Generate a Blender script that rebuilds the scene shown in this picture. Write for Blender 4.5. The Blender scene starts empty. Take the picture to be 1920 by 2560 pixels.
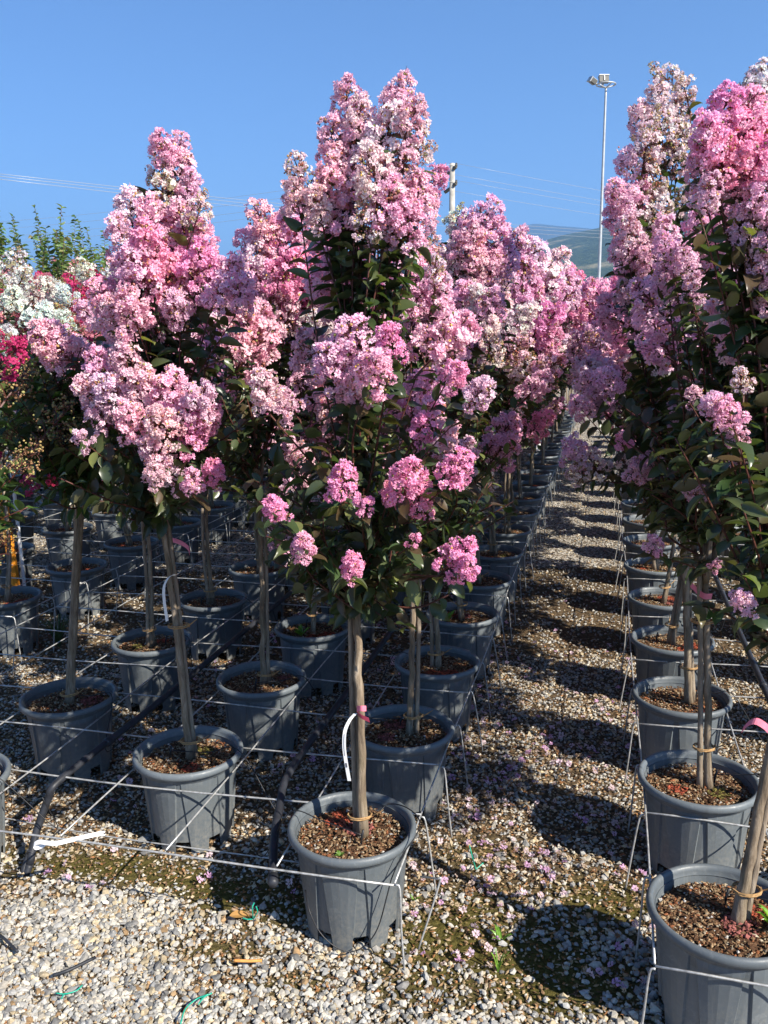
import bpy, math
import numpy as np
from mathutils import Vector, Matrix

R = math.radians
rng = np.random.default_rng(11)
scene = bpy.context.scene
col = scene.collection

# ------------------------------------------------------------------ camera
CAMZ = 1.65
F_PX, PITCH, ROLL = 2152.0, R(11.63), R(-0.69)
cp, sp = math.cos(PITCH), math.sin(PITCH)
FW = np.array([0, cp, -sp]); UP0 = np.array([0, sp, cp]); RT0 = np.array([1.0, 0, 0])
RT = math.cos(ROLL) * RT0 + math.sin(ROLL) * UP0
UP = -math.sin(ROLL) * RT0 + math.cos(ROLL) * UP0
cam_data = bpy.data.cameras.new('camera')
cam = bpy.data.objects.new('camera', cam_data)
col.objects.link(cam)
M = Matrix(((RT[0], UP[0], -FW[0], 0), (RT[1], UP[1], -FW[1], 0), (RT[2], UP[2], -FW[2], CAMZ), (0, 0, 0, 1)))
cam.matrix_world = M
cam_data.sensor_fit = 'VERTICAL'
cam_data.sensor_height = 36.0
cam_data.lens = F_PX / 2560 * 36.0
cam_data.clip_start = 0.05
cam_data.clip_end = 30000
scene.camera = cam

# ------------------------------------------------------------------ light
SUN_EL = R(38.0)
SUN_AZ = math.atan2(0.756, -0.655)          # clockwise from +Y: behind the viewer, to the right
sun_dir = Vector((math.sin(SUN_AZ) * math.cos(SUN_EL), math.cos(SUN_AZ) * math.cos(SUN_EL), math.sin(SUN_EL)))
world = bpy.data.worlds.new('World'); scene.world = world; world.use_nodes = True
nt = world.node_tree; nt.nodes.clear()
wo = nt.nodes.new('ShaderNodeOutputWorld'); bg = nt.nodes.new('ShaderNodeBackground')
sky = nt.nodes.new('ShaderNodeTexSky'); sky.sky_type = 'NISHITA'; sky.sun_disc = False
sky.sun_elevation = SUN_EL; sky.sun_rotation = SUN_AZ
sky.altitude = 200; sky.air_density = 1.0; sky.dust_density = 0.1; sky.ozone_density = 10.0
bg.inputs['Strength'].default_value = 0.071
nt.links.new(sky.outputs[0], bg.inputs[0]); nt.links.new(bg.outputs[0], wo.inputs[0])
sl = bpy.data.lights.new('sun', 'SUN'); sl.energy = 5.0; sl.angle = R(0.5); sl.color = (1.0, 0.93, 0.82)
so = bpy.data.objects.new('sun', sl); col.objects.link(so)
so.rotation_euler = sun_dir.to_track_quat('Z', 'Y').to_euler(); so.location = (4, -4, 8)
vs = scene.view_settings
vs.view_transform = 'Standard'; vs.look = 'None'; vs.exposure = 1.3; vs.gamma = 1.0; vs.use_curve_mapping = False
scene.cycles.use_denoising = True
scene.cycles.max_bounces = 8; scene.cycles.diffuse_bounces = 5; scene.cycles.glossy_bounces = 2
scene.cycles.transmission_bounces = 3; scene.cycles.transparent_max_bounces = 4; scene.cycles.volume_bounces = 0
scene.cycles.sample_clamp_indirect = 6

# ------------------------------------------------------------------ helpers
S_D = 1920 / 1659.0


def ray(xd, yd):
    x, y = xd * S_D, yd * S_D
    return FW + RT * (x - 960) / F_PX - UP * (y - 1280) / F_PX


def at_y(xd, yd, Y):
    v = ray(xd, yd); return v * (Y / v[1]) + np.array([0, 0, CAMZ])


def at_z(xd, yd, z):
    v = ray(xd, yd); return v * ((z - CAMZ) / v[2]) + np.array([0, 0, CAMZ])


class Geo:
    def __init__(s): s.V = []; s.F = []; s.mi = []; s.C = []; s.n = 0

    def add(s, V, Fc, mat=0, c=(1, 1, 1)):
        V = np.asarray(V, float); Fc = np.asarray(Fc, int)
        s.V.append(V); s.F.append(Fc + s.n); s.mi.append(np.full(len(Fc), mat))
        c = np.asarray(c, float)
        if c.ndim == 1: c = np.tile(c, (len(V), 1))
        s.C.append(c); s.n += len(V)

    def mesh(s, name, mats, smooth=False):
        me = bpy.data.meshes.new(name)
        V = np.concatenate(s.V)
        me.vertices.add(len(V)); me.vertices.foreach_set('co', V.astype(np.float32).ravel())
        loops = np.concatenate([f.ravel() for f in s.F]).astype(np.int32)
        tot = np.concatenate([np.full(len(f), f.shape[1]) for f in s.F]).astype(np.int32)
        start = np.concatenate([[0], np.cumsum(tot)[:-1]]).astype(np.int32)
        me.loops.add(len(loops)); me.loops.foreach_set('vertex_index', loops)
        me.polygons.add(len(tot)); me.polygons.foreach_set('loop_start', start)
        me.polygons.foreach_set('material_index', np.concatenate(s.mi).astype(np.int32))
        me.polygons.foreach_set('use_smooth', np.full(len(tot), smooth))
        me.update(calc_edges=True)
        C = np.concatenate(s.C)
        ca = me.color_attributes.new('Col', 'FLOAT_COLOR', 'POINT')
        ca.data.foreach_set('color', np.concatenate([C, np.ones((len(C), 1))], 1).astype(np.float32).ravel())
        for m in mats: me.materials.append(m)
        return me


def obj(name, data, parent=None, mat=None):
    o = bpy.data.objects.new(name, data); col.objects.link(o)
    if parent is not None: o.parent = parent
    if mat is not None: o.matrix_basis = mat
    return o


def thing(name, label, cat, loc=(0, 0, 0), rz=0.0, group=None, data=None):
    o = obj(name, data); o.location = loc; o.rotation_euler = (0, 0, rz)
    o['label'] = label; o['category'] = cat
    if group: o['group'] = group
    if data is None: o.empty_display_size = 0.1
    return o


def tube(P, rad, sides=6, caps=True):
    P = np.asarray(P, float); n = len(P)
    rad = np.broadcast_to(np.asarray(rad, float), (n,))
    T = np.gradient(P, axis=0); T /= np.linalg.norm(T, axis=1)[:, None] + 1e-12
    ref = np.array([0, 0, 1.0]) if abs(T[0][2]) < 0.9 else np.array([1.0, 0, 0])
    N = np.cross(T[0], ref); N /= np.linalg.norm(N)
    V = []
    a = np.linspace(0, 2 * np.pi, sides, endpoint=False)
    for i in range(n):
        N = N - T[i] * (N @ T[i]); N /= np.linalg.norm(N) + 1e-12
        B = np.cross(T[i], N)
        V.append(P[i] + rad[i] * (np.cos(a)[:, None] * N + np.sin(a)[:, None] * B))
    V = np.concatenate(V)
    i, j = np.meshgrid(np.arange(n - 1), np.arange(sides), indexing='ij')
    q = np.stack([i * sides + j, i * sides + (j + 1) % sides, (i + 1) * sides + (j + 1) % sides, (i + 1) * sides + j], -1).reshape(-1, 4)
    if not caps: return V, q, None
    V = np.concatenate([V, P[:1], P[-1:]]); c0, c1 = n * sides, n * sides + 1
    t = [[c0, (k + 1) % sides, k] for k in range(sides)] + [[c1, (n - 1) * sides + k, (n - 1) * sides + (k + 1) % sides] for k in range(sides)]
    return V, q, np.array(t)


def add_tube(g, P, rad, sides=6, mat=0, c=(1, 1, 1)):
    V, q, t = tube(P, rad, sides)
    n0 = g.n
    g.add(V, q, mat, c)
    g.F.append(t + n0); g.mi.append(np.full(len(t), mat))


def add_box(g, c, s, mat=0, rot=None, cc=(1, 1, 1)):
    v = np.array([[x, y, z] for x in (-.5, .5) for y in (-.5, .5) for z in (-.5, .5)]) * np.array(s)
    if rot is not None: v = v @ np.array(rot).T
    f = [[0, 1, 3, 2], [4, 6, 7, 5], [0, 4, 5, 1], [2, 3, 7, 6], [0, 2, 6, 4], [1, 5, 7, 3]]
    g.add(v + np.array(c), f, mat, cc)


def lathe(g, prof, seg=48, mat=0, c=(1, 1, 1)):
    prof = np.asarray(prof, float); n = len(prof)
    a = np.linspace(0, 2 * np.pi, seg, endpoint=False)
    V = np.stack([prof[:, None, 0] * np.cos(a), prof[:, None, 0] * np.sin(a), np.repeat(prof[:, 1:2], seg, 1)], -1).reshape(-1, 3)
    i, j = np.meshgrid(np.arange(n - 1), np.arange(seg), indexing='ij')
    g.add(V, np.stack([i * seg + j, i * seg + (j + 1) % seg, (i + 1) * seg + (j + 1) % seg, (i + 1) * seg + j], -1).reshape(-1, 4), mat, c)


def smooth_path(pts, n=24):
    """Catmull-Rom through points."""
    P = np.asarray(pts, float)
    P = np.concatenate([[2 * P[0] - P[1]], P, [2 * P[-1] - P[-2]]])
    out = []
    m = len(P) - 3
    for t in np.linspace(0, m - 1e-6, n):
        k = int(t); u = t - k
        a, b, c_, d = P[k:k + 4]
        out.append(.5 * ((2 * b) + (-a + c_) * u + (2 * a - 5 * b + 4 * c_ - d) * u * u + (-a + 3 * b - 3 * c_ + d) * u ** 3))
    return np.array(out)


def frames(D, Nh):
    """rotation matrices (N,3,3) whose columns are D, side, normal"""
    D = D / (np.linalg.norm(D, axis=1)[:, None] + 1e-9)
    Nn = Nh - D * np.sum(Nh * D, 1)[:, None]; Nn /= np.linalg.norm(Nn, axis=1)[:, None] + 1e-9
    return np.stack([D, np.cross(Nn, D), Nn], -1)


def randrot(n, tilt=1.0):
    """random rotations: z spin plus limited tilt"""
    a = rng.uniform(0, 2 * np.pi, n); b = rng.uniform(0, 2 * np.pi, n); t = rng.normal(0, .5 * tilt, n)
    def rz(a):
        c, s = np.cos(a), np.sin(a); z = 0 * a; o = z + 1
        return np.stack([np.stack([c, -s, z], -1), np.stack([s, c, z], -1), np.stack([z, z, o], -1)], -2)
    c, s = np.cos(t), np.sin(t); z = 0 * t; o = z + 1
    rx = np.stack([np.stack([o, z, z], -1), np.stack([z, c, -s], -1), np.stack([z, s, c], -1)], -2)
    return rz(b) @ rx @ rz(a)


# ------------------------------------------------------------------ materials
def new_mat(name):
    m = bpy.data.materials.new(name); m.use_nodes = True
    t = m.node_tree; t.nodes.clear()
    out = t.nodes.new('ShaderNodeOutputMaterial')
    return m, t, out


def nd(t, kind, **kw):
    n = t.nodes.new(kind)
    for k, v in kw.items():
        if hasattr(n, k): setattr(n, k, v)
        else: n.inputs[k].default_value = v
    return n


def princ(t, out, rough=.6, spec=.3, metal=0.0):
    p = nd(t, 'ShaderNodeBsdfPrincipled'); p.inputs['Roughness'].default_value = rough
    p.inputs['Specular IOR Level'].default_value = spec; p.inputs['Metallic'].default_value = metal
    t.links.new(p.outputs[0], out.inputs[0]); return p


def mixc(t, a, b, fac, mode='MIX'):
    m = nd(t, 'ShaderNodeMix', data_type='RGBA', blend_type=mode)
    for idx, v in ((0, fac), (6, a), (7, b)):
        if isinstance(v, (int, float)): m.inputs[idx].default_value = v
        elif isinstance(v, tuple): m.inputs[idx].default_value = (*v, 1)
        else: t.links.new(v, m.inputs[idx])
    return m.outputs[2]


def ramp(t, fac, stops):
    r = nd(t, 'ShaderNodeValToRGB')
    while len(r.color_ramp.elements) < len(stops): r.color_ramp.elements.new(.5)
    for e, (p, c) in zip(r.color_ramp.elements, stops):
        e.position = p; e.color = (*c, 1) if isinstance(c, tuple) else (c, c, c, 1)
    t.links.new(fac, r.inputs[0]); return r.outputs[0]


def noise(t, scale, detail=4, rough=.55, vec=None, dist=0.0):
    n = nd(t, 'ShaderNodeTexNoise'); n.inputs['Scale'].default_value = scale; n.inputs['Detail'].default_value = detail
    n.inputs['Roughness'].default_value = rough; n.inputs['Distortion'].default_value = dist
    if vec is not None: t.links.new(vec, n.inputs['Vector'])
    return n.outputs[0]


def bump(t, p, h, strength=.3, dist=.01):
    b = nd(t, 'ShaderNodeBump'); b.inputs['Strength'].default_value = strength; b.inputs['Distance'].default_value = dist
    t.links.new(h, b.inputs['Height']); t.links.new(b.outputs[0], p.inputs['Normal'])


def coords(t, which='Object'):
    return nd(t, 'ShaderNodeTexCoord').outputs[which]


def vcol(t):
    a = nd(t, 'ShaderNodeAttribute', attribute_name='Col'); return a.outputs['Color']


def leafy(name, tr, trcol_gain, rough, spec, use_objcol):
    m, t, out = new_mat(name)
    base = vcol(t)
    oi = nd(t, 'ShaderNodeObjectInfo')
    if use_objcol: base = mixc(t, base, oi.outputs['Color'], 1.0, 'MULTIPLY')
    p = nd(t, 'ShaderNodeBsdfPrincipled'); p.inputs['Roughness'].default_value = rough; p.inputs['Specular IOR Level'].default_value = spec
    t.links.new(base, p.inputs['Base Color'])
    tl = nd(t, 'ShaderNodeBsdfTranslucent')
    t.links.new(mixc(t, base, trcol_gain, 1.0, 'MULTIPLY'), tl.inputs[0])
    mx = nd(t, 'ShaderNodeMixShader'); mx.inputs[0].default_value = tr
    t.links.new(p.outputs[0], mx.inputs[1]); t.links.new(tl.outputs[0], mx.inputs[2]); t.links.new(mx.outputs[0], out.inputs[0])
    return m


MAT = {}
MAT['petal'] = leafy('petal', .42, (1, .82, .97), .6, .15, True)
MAT['leaf'] = leafy('leaf', .3, (1.7, 1.9, .7), .33, .5, False)


def simple(name, c, rough=.6, spec=.3, metal=0.0, nscale=None, namp=.35, bumps=0.0, attr=False):
    m, t, out = new_mat(name); p = princ(t, out, rough, spec, metal)
    if attr:
        base = mixc(t, vcol(t), tuple(c), 1.0, 'MULTIPLY')
    else:
        base = None
    if nscale:
        n = noise(t, nscale, 5, .6, coords(t))
        lo = tuple(x * (1 - namp) for x in c); hi = tuple(min(1, x * (1 + namp)) for x in c)
        if attr:
            base = mixc(t, base, ramp(t, n, [(.3, 1 - namp), (.7, 1.0)]), 1.0, 'MULTIPLY')
        else:
            base = ramp(t, n, [(.3, lo), (.7, hi)])
        if bumps: bump(t, p, n, bumps, .004)
    if base is None: p.inputs['Base Color'].default_value = (*c, 1)
    else: t.links.new(base, p.inputs['Base Color'])
    MAT[name] = m; return m


simple('bud', (1, 1, 1), .55, .3, attr=True)
simple('stamen', (.62, .36, .07), .6, .2)
simple('shoot', (.085, .03, .022), .5, .35, nscale=40)
simple('wire', (.4, .4, .39), .42, .5, .4, nscale=60, namp=.4)
simple('hose', (.022, .024, .03), .5, .35, nscale=30, namp=.4)
simple('drip', (.015, .015, .017), .45, .4)
simple('paper', (.78, .78, .77), .5, .3, nscale=20, namp=.06)
simple('ink', (.09, .09, .1), .6, .2)
simple('ribbon', (.72, .2, .28), .45, .3, nscale=25, namp=.25)
simple('redlabel', (.22, .03, .06), .4, .4, nscale=30)
simple('twine', (.36, .22, .1), .8, .1, nscale=90)
simple('greentie', (.01, .3, .2), .35, .5)
simple('orangecane', (.62, .28, .08), .6, .2, nscale=40)
simple('twig', (.25, .17, .11), .8, .1, nscale=60)
simple('galv', (.4, .42, .43), .45, .5, .35, nscale=3, namp=.15)
simple('lamp_dark', (.1, .095, .08), .5, .4)
simple('lamp_glass', (.6, .62, .6), .2, .6)
simple('concrete', (.36, .34, .3), .85, .15, nscale=4, namp=.25)
simple('cable', (.32, .34, .37), .4, .5, .3)
simple('stone', (1, 1, 1), .8, .2, attr=True, nscale=140, namp=.35)
simple('chip', (1, 1, 1), .9, .1, attr=True, nscale=200, namp=.4)
simple('houseplaster', (.8, .78, .74), .8, .2)
simple('houseroof', (.35, .14, .09), .8, .2)
simple('window_dark', (.05, .06, .07), .2, .5)
simple('orange_paint', (.7, .25, .02), .5, .3)
simple('crate_grey', (.3, .34, .4), .5, .3)


def m_pot():
    m, t, out = new_mat('pot_plastic'); p = princ(t, out, .47, .42)
    oc = coords(t); oi = nd(t, 'ShaderNodeObjectInfo')
    n1 = noise(t, 9, 5, .65, oc); n2 = noise(t, 90, 4, .6, oc)
    sepz = nd(t, 'ShaderNodeSeparateXYZ'); t.links.new(oc, sepz.inputs[0])
    base = ramp(t, n1, [(.25, (.084, .098, .108)), (.75, (.11, .125, .134))])
    # splashed dust near the foot and light scuffs
    dm = nd(t, 'ShaderNodeMapRange'); dm.inputs['From Min'].default_value = .2; dm.inputs['From Max'].default_value = 0.0
    t.links.new(sepz.outputs[2], dm.inputs['Value'])
    mm = nd(t, 'ShaderNodeMath', operation='MULTIPLY'); t.links.new(dm.outputs[0], mm.inputs[0])
    t.links.new(ramp(t, n2, [(.38, 0.0), (.68, .85)]), mm.inputs[1])
    base = mixc(t, base, (.2, .19, .165), mm.outputs[0])
    base = mixc(t, base, (.2, .21, .205), ramp(t, noise(t, 26, 6, .75, oc, 1.2), [(.55, 0.0), (.74, .6)]))
    mpz = nd(t, 'ShaderNodeMapping'); mpz.inputs['Scale'].default_value = (60, 60, 3); t.links.new(oc, mpz.inputs[0])
    base = mixc(t, base, (.17, .175, .17), ramp(t, noise(t, 1.0, 5, .7, mpz.outputs[0]), [(.56, 0.0), (.76, .55)]))
    base = mixc(t, base, (.055, .06, .062), ramp(t, noise(t, 5, 5, .7, oc, .8), [(.6, 0.0), (.78, .55)]))
    # each pot slightly lighter or darker
    mr = nd(t, 'ShaderNodeMapRange'); mr.inputs['To Min'].default_value = .8; mr.inputs['To Max'].default_value = 1.2
    t.links.new(oi.outputs['Random'], mr.inputs['Value'])
    vm = nd(t, 'ShaderNodeVectorMath', operation='SCALE'); t.links.new(base, vm.inputs[0]); t.links.new(mr.outputs[0], vm.inputs['Scale'])
    t.links.new(vm.outputs[0], p.inputs['Base Color'])
    t.links.new(ramp(t, n2, [(.3, .36), (.7, .6)]), p.inputs['Roughness'])
    bump(t, p, n2, .12, .003); MAT['pot'] = m


m_pot()


def m_bark(name, a, b, c):
    m, t, out = new_mat(name); p = princ(t, out, .8, .15)
    oc = coords(t); mp = nd(t, 'ShaderNodeMapping'); mp.inputs['Scale'].default_value = (30, 30, 5); t.links.new(oc, mp.inputs[0])
    n = noise(t, 1.5, 7, .7, mp.outputs[0], .4); n2 = noise(t, 9, 5, .6, oc)
    base = ramp(t, n, [(.3, a), (.5, b), (.72, c)])
    base = mixc(t, base, (.16, .15, .07), ramp(t, n2, [(.5, 0.0), (.8, .5)]))
    t.links.new(base, p.inputs['Base Color']); bump(t, p, n, .8, .006); MAT[name] = m


m_bark('bark', (.055, .04, .03), (.19, .145, .1), (.4, .33, .25))
m_bark('stake', (.11, .085, .065), (.24, .19, .14), (.38, .32, .25))


def m_soil():
    m, t, out = new_mat('potting_soil'); p = princ(t, out, .95, .05)
    n = noise(t, 70, 6, .7, coords(t))
    t.links.new(ramp(t, n, [(.35, (.03, .018, .011)), (.55, (.11, .06, .035)), (.75, (.24, .15, .09))]), p.inputs['Base Color'])
    bump(t, p, n, .9, .01); MAT['soil'] = m


m_soil()


def m_ground():
    m, t, out = new_mat('gravel_ground'); p = princ(t, out, .95, .08)
    oc = coords(t); att = nd(t, 'ShaderNodeAttribute', attribute_name='Col'); sep = nd(t, 'ShaderNodeSeparateColor'); t.links.new(att.outputs['Color'], sep.inputs[0])
    vor = nd(t, 'ShaderNodeTexVoronoi'); vor.inputs['Scale'].default_value = 55; t.links.new(oc, vor.inputs['Vector'])
    cellv = nd(t, 'ShaderNodeSeparateColor'); t.links.new(vor.outputs['Color'], cellv.inputs[0])
    gravel = ramp(t, cellv.outputs[0], [(0.0, (.13, .1, .07)), (.35, (.3, .25, .19)), (.65, (.42, .38, .32)), (1.0, (.52, .5, .46))])
    gravel = mixc(t, gravel, (.06, .045, .03), ramp(t, vor.outputs['Distance'], [(.45, 0.0), (.75, .9)]))
    earth = ramp(t, noise(t, 45, 6, .7, oc), [(.3, (.045, .032, .02)), (.55, (.12, .085, .05)), (.75, (.27, .2, .13))])
    near = mixc(t, gravel, earth, sep.outputs[1])
    mossc = ramp(t, noise(t, 60, 6, .7, oc), [(.3, (.035, .033, .009)), (.55, (.1, .085, .024)), (.8, (.2, .17, .06))])
    base = mixc(t, near, mossc, sep.outputs[0])
    t.links.new(base, p.inputs['Base Color'])
    ad = nd(t, 'ShaderNodeMath', operation='SUBTRACT'); t.links.new(noise(t, 130, 5, .7, oc), ad.inputs[0]); t.links.new(vor.outputs['Distance'], ad.inputs[1])
    bump(t, p, ad.outputs[0], .8, .012); MAT['ground'] = m


m_ground()


def m_hill(name, a, b, c):
    m, t, out = new_mat(name); p = princ(t, out, .95, .02)
    oc = coords(t)
    n = noise(t, .05, 7, .75, oc); n2 = noise(t, .0035, 5, .6, oc)
    forest = ramp(t, n, [(.35, a), (.65, b)])
    base = mixc(t, forest, c, ramp(t, n2, [(.55, 0.0), (.63, .75)]))
    t.links.new(base, p.inputs['Base Color']); bump(t, p, n, 1.0, 14.0); MAT[name] = m


m_hill('hill_green', (.015, .032, .012), (.1, .13, .05), (.36, .31, .17))
m_hill('hill_far', (.03, .045, .025), (.05, .07, .035), (.09, .1, .05))

# ------------------------------------------------------------------ layout grid
U = np.array([.1585, .617]); UL = np.linalg.norm(U); UN = U / UL          # step along a row
A_ = np.array([-.32, .075])                                               # one mesh cell across
GRID_O = np.array([.02, 2.0])                                             # aisle-front corner of the left block's mesh
WIRE_Z = .25


def cell(O, i, j, a=A_):
    return O + (j + .5) * a + (i + .5) * U / 2


ROW_A = [cell(GRID_O, 2 * k, 0) for k in range(24)]
ROW_B = [cell(GRID_O, 2 * k + 1, 2) for k in range(22)]
ROW_C = [cell(GRID_O, 2 * k, 4) for k in range(20)]
E0 = np.array([-2.03, 4.42])
ROW_E = [E0 + k * U for k in range(17)]
ROW_F = [E0 + 2.1 * A_ + (k + .5) * U + U for k in range(15)]
ROW_G = [E0 + 4.2 * A_ + (k + 2) * U for k in range(13)]
ROW_H = [E0 + 6.3 * A_ + (k + 3.5) * U for k in range(11)]
ROW_I = [E0 + 8.6 * A_ + (k + 5) * U for k in range(9)]
GRID_R = np.array([.60, 1.695])
ROW_R = [cell(GRID_R, 2 * k, 0, -A_) for k in range(20)]
ROW_S = [cell(GRID_R, 2 * k + 1, 2, -A_) for k in range(14)]
POT_SPOTS = np.array(ROW_A + ROW_B + ROW_C + ROW_E + ROW_F + ROW_G + ROW_H + ROW_I + ROW_R + ROW_S)

# ------------------------------------------------------------------ ground sheet
def moss_amount(x, y):
    def el(cx, cy, rx, ry, rot=0):
        c, s = math.cos(rot), math.sin(rot)
        dx, dy = x - cx, y - cy
        return np.clip(1.5 - np.sqrt(((dx * c + dy * s) / rx) ** 2 + ((-dx * s + dy * c) / ry) ** 2) * 1.1, 0, 1)
    m = np.maximum.reduce([el(.3, 2.1, .4, .22, -.3), el(.12, 2.02, .2, .2), el(.38, 1.92, .2, .12, -.5), el(-.85, 2.45, .5, .09, -.2), el(-.42, 2.3, .3, .12, -.25), el(.5, 1.98, .26, .14, -.5), el(.66, 2.25, .2, .12, -.2),
                           .75 * el(-.5, 2.08, .16, .05), .7 * el(-.28, 1.95, .14, .05), .7 * el(.3, 2.5, .12, .1), .6 * el(-1.25, 2.5, .2, .1, -.2)])
    w = .5 + .25 * np.sin(11 * x + 3.1 * np.sin(9 * y)) + .25 * np.sin(17 * y + 2.3 * np.sin(13 * x) + 1)
    return np.clip(m * (.8 + .45 * w), 0, 1)


def ground_z(x, y):
    return .006 * np.sin(3.1 * x + 1.2 * y) * np.sin(2.3 * y - .7 * x + .5)


xs = np.concatenate([[-9000, -3000, -800, -200, -60, -25, -12, -7, -4.5], np.arange(-3, 3.01, .04), [4.5, 7, 12, 25, 60, 200, 800, 3000, 9000]])
ys = np.concatenate([[-2000, -400, -80, -20, -5, 0], np.arange(1.0, 6.01, .04), np.arange(6.5, 12, .5), [14, 18, 25, 40, 80, 200, 800, 3000, 9000]])
X, Y = np.meshgrid(xs, ys, indexing='xy')
near_m = ((np.abs(X) <= 3) & (Y >= 1) & (Y <= 6)).astype(float)
Z = ground_z(X, Y) * near_m
g = Geo()
ny, nx = X.shape
ii, jj = np.meshgrid(np.arange(ny - 1), np.arange(nx - 1), indexing='ij')
quad = np.stack([ii * nx + jj, ii * nx + jj + 1, (ii + 1) * nx + jj + 1, (ii + 1) * nx + jj], -1).reshape(-1, 4)
g.add(np.stack([X, Y, Z], -1).reshape(-1, 3), quad, 0, np.stack([moss_amount(X, Y) * near_m, near_m, X * 0], -1).reshape(-1, 3))
o = obj('ground', g.mesh('ground', [MAT['ground']], True)); o['kind'] = 'structure'

# ------------------------------------------------------------------ hills
def crest_near(az):
    return np.interp(az, [-60, -30, -12, 0, 6, 9.8, 12.5, 15.4, 20, 28, 45, 70], [1.2, 1.8, 2.4, 3.6, 5.1, 5.8, 6.35, 7.0, 7.6, 6.6, 4, 2])


def crest_far(az):
    return np.interp(az, [-60, -30, -10, 0, 4, 7.3, 9.7, 11, 14, 20, 40, 70], [1.5, 2.2, 3.2, 4.6, 5.6, 6.3, 6.75, 6.55, 6.2, 5.5, 3.5, 2])


def make_hill(name, crest, r0, r1, r2, mat, seed, amp):
    az = np.linspace(-60, 70, 300); rr = np.concatenate([np.linspace(r0, r1, 40), np.linspace(r1, r2, 12)[1:]])
    AZ, RR = np.meshgrid(np.radians(az), rr, indexing='xy')
    H = np.tan(np.radians(crest(az)))[None, :] * r1 + CAMZ
    s = np.where(RR <= r1, (RR - r0) / (r1 - r0), 1 - .5 * (RR - r1) / (r2 - r1))
    prof = np.clip(s, 0, 1) ** .9
    Zh = H * prof
    q = np.random.default_rng(seed)
    for k in range(9):
        fx, fy = q.normal(0, 1, 2) * (2 ** (k * .45)) * .0016
        Zh += amp * 2 ** (-k * .5) * np.sin(fx * RR * np.sin(AZ) + fy * RR * np.cos(AZ) + q.uniform(0, 6)) * np.clip(s, 0, 1) * (.35 if k < 2 else 1)
    Zh[0] = -3
    gg = Geo(); n1, n2 = AZ.shape
    a, b = np.meshgrid(np.arange(n1 - 1), np.arange(n2 - 1), indexing='ij')
    gg.add(np.stack([RR * np.sin(AZ), RR * np.cos(AZ), Zh], -1).reshape(-1, 3), np.stack([a * n2 + b, a * n2 + b + 1, (a + 1) * n2 + b + 1, (a + 1) * n2 + b], -1).reshape(-1, 4))
    h = obj(name, gg.mesh(name, [MAT[mat]], True)); h['kind'] = 'structure'
    return AZ, RR, Zh


HN = make_hill('hill', crest_near, 1300, 3300, 4300, 'hill_green', 4, 14)
make_hill('mountain_ridge', crest_far, 4600, 7200, 8200, 'hill_far', 9, 20)


def hill_point(xd, yd):
    v = ray(xd, yd); az = math.atan2(v[0], v[1]); el = v[2] / math.hypot(v[0], v[1])
    AZ, RR, Zh = HN; k = int(np.argmin(np.abs(AZ[0] - az)))
    hit = np.where((Zh[:, k] - CAMZ) / RR[:, k] >= el)[0]
    i = hit[0] if len(hit) else 30
    return RR[i, k] * math.sin(az), RR[i, k] * math.cos(az), Zh[i, k]


def make_house(xd, yd, w, label):
    x, y, z = hill_point(xd, yd)
    root = thing('house', label, 'house', (x, y, z - 2), .2)
    h, d = w * .42, w * .6
    gg = Geo(); add_box(gg, (0, 0, h / 2), (w, d, h)); obj('wall', gg.mesh('house_wall', [MAT['houseplaster']]), root)
    gg = Geo(); V = [(-w * .54, -d * .58, h), (w * .54, -d * .58, h), (w * .54, d * .58, h), (-w * .54, d * .58, h), (-w * .54, 0, h * 1.4), (w * .54, 0, h * 1.4)]
    gg.add(V, [[0, 1, 5, 4], [2, 3, 4, 5]]); gg.add(V, [[0, 4, 3], [1, 2, 5]]); obj('roof', gg.mesh('house_roof', [MAT['houseroof']]), root)
    for k in (-.3, 0, .3):
        gg = Geo(); add_box(gg, (w * k, -d / 2 - .05, h * .55), (w * .12, .2, h * .3)); obj('window', gg.mesh('house_window', [MAT['window_dark']]), root)


make_house(1224 + 30, 641 - 0, 16, 'long white house on the hillside, left of the tall floodlight mast')
make_house(1281, 660, 10, 'small pale house on the hillside close beside the floodlight mast')

# ------------------------------------------------------------------ gravel
def ico():
    p = (1 + 5 ** .5) / 2
    v = np.array([(-1, p, 0), (1, p, 0), (-1, -p, 0), (1, -p, 0), (0, -1, p), (0, 1, p), (0, -1, -p), (0, 1, -p), (p, 0, -1), (p, 0, 1), (-p, 0, -1), (-p, 0, 1)], float)
    v /= np.linalg.norm(v[0])
    f = np.array([(0, 11, 5), (0, 5, 1), (0, 1, 7), (0, 7, 10), (0, 10, 11), (1, 5, 9), (5, 11, 4), (11, 10, 2), (10, 7, 6), (7, 1, 8), (3, 9, 4), (3, 4, 2), (3, 2, 6), (3, 6, 8), (3, 8, 9), (4, 9, 5), (2, 4, 11), (6, 2, 10), (8, 6, 7), (9, 8, 1)])
    return v, f


OCT = (np.array([(1, 0, 0), (0, 1, 0), (-1, 0, 0), (0, -1, 0), (0, 0, 1), (0, 0, -1)], float),
       np.array([(0, 1, 4), (1, 2, 4), (2, 3, 4), (3, 0, 4), (1, 0, 5), (2, 1, 5), (3, 2, 5), (0, 3, 5)]))
ICO = ico()


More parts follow.
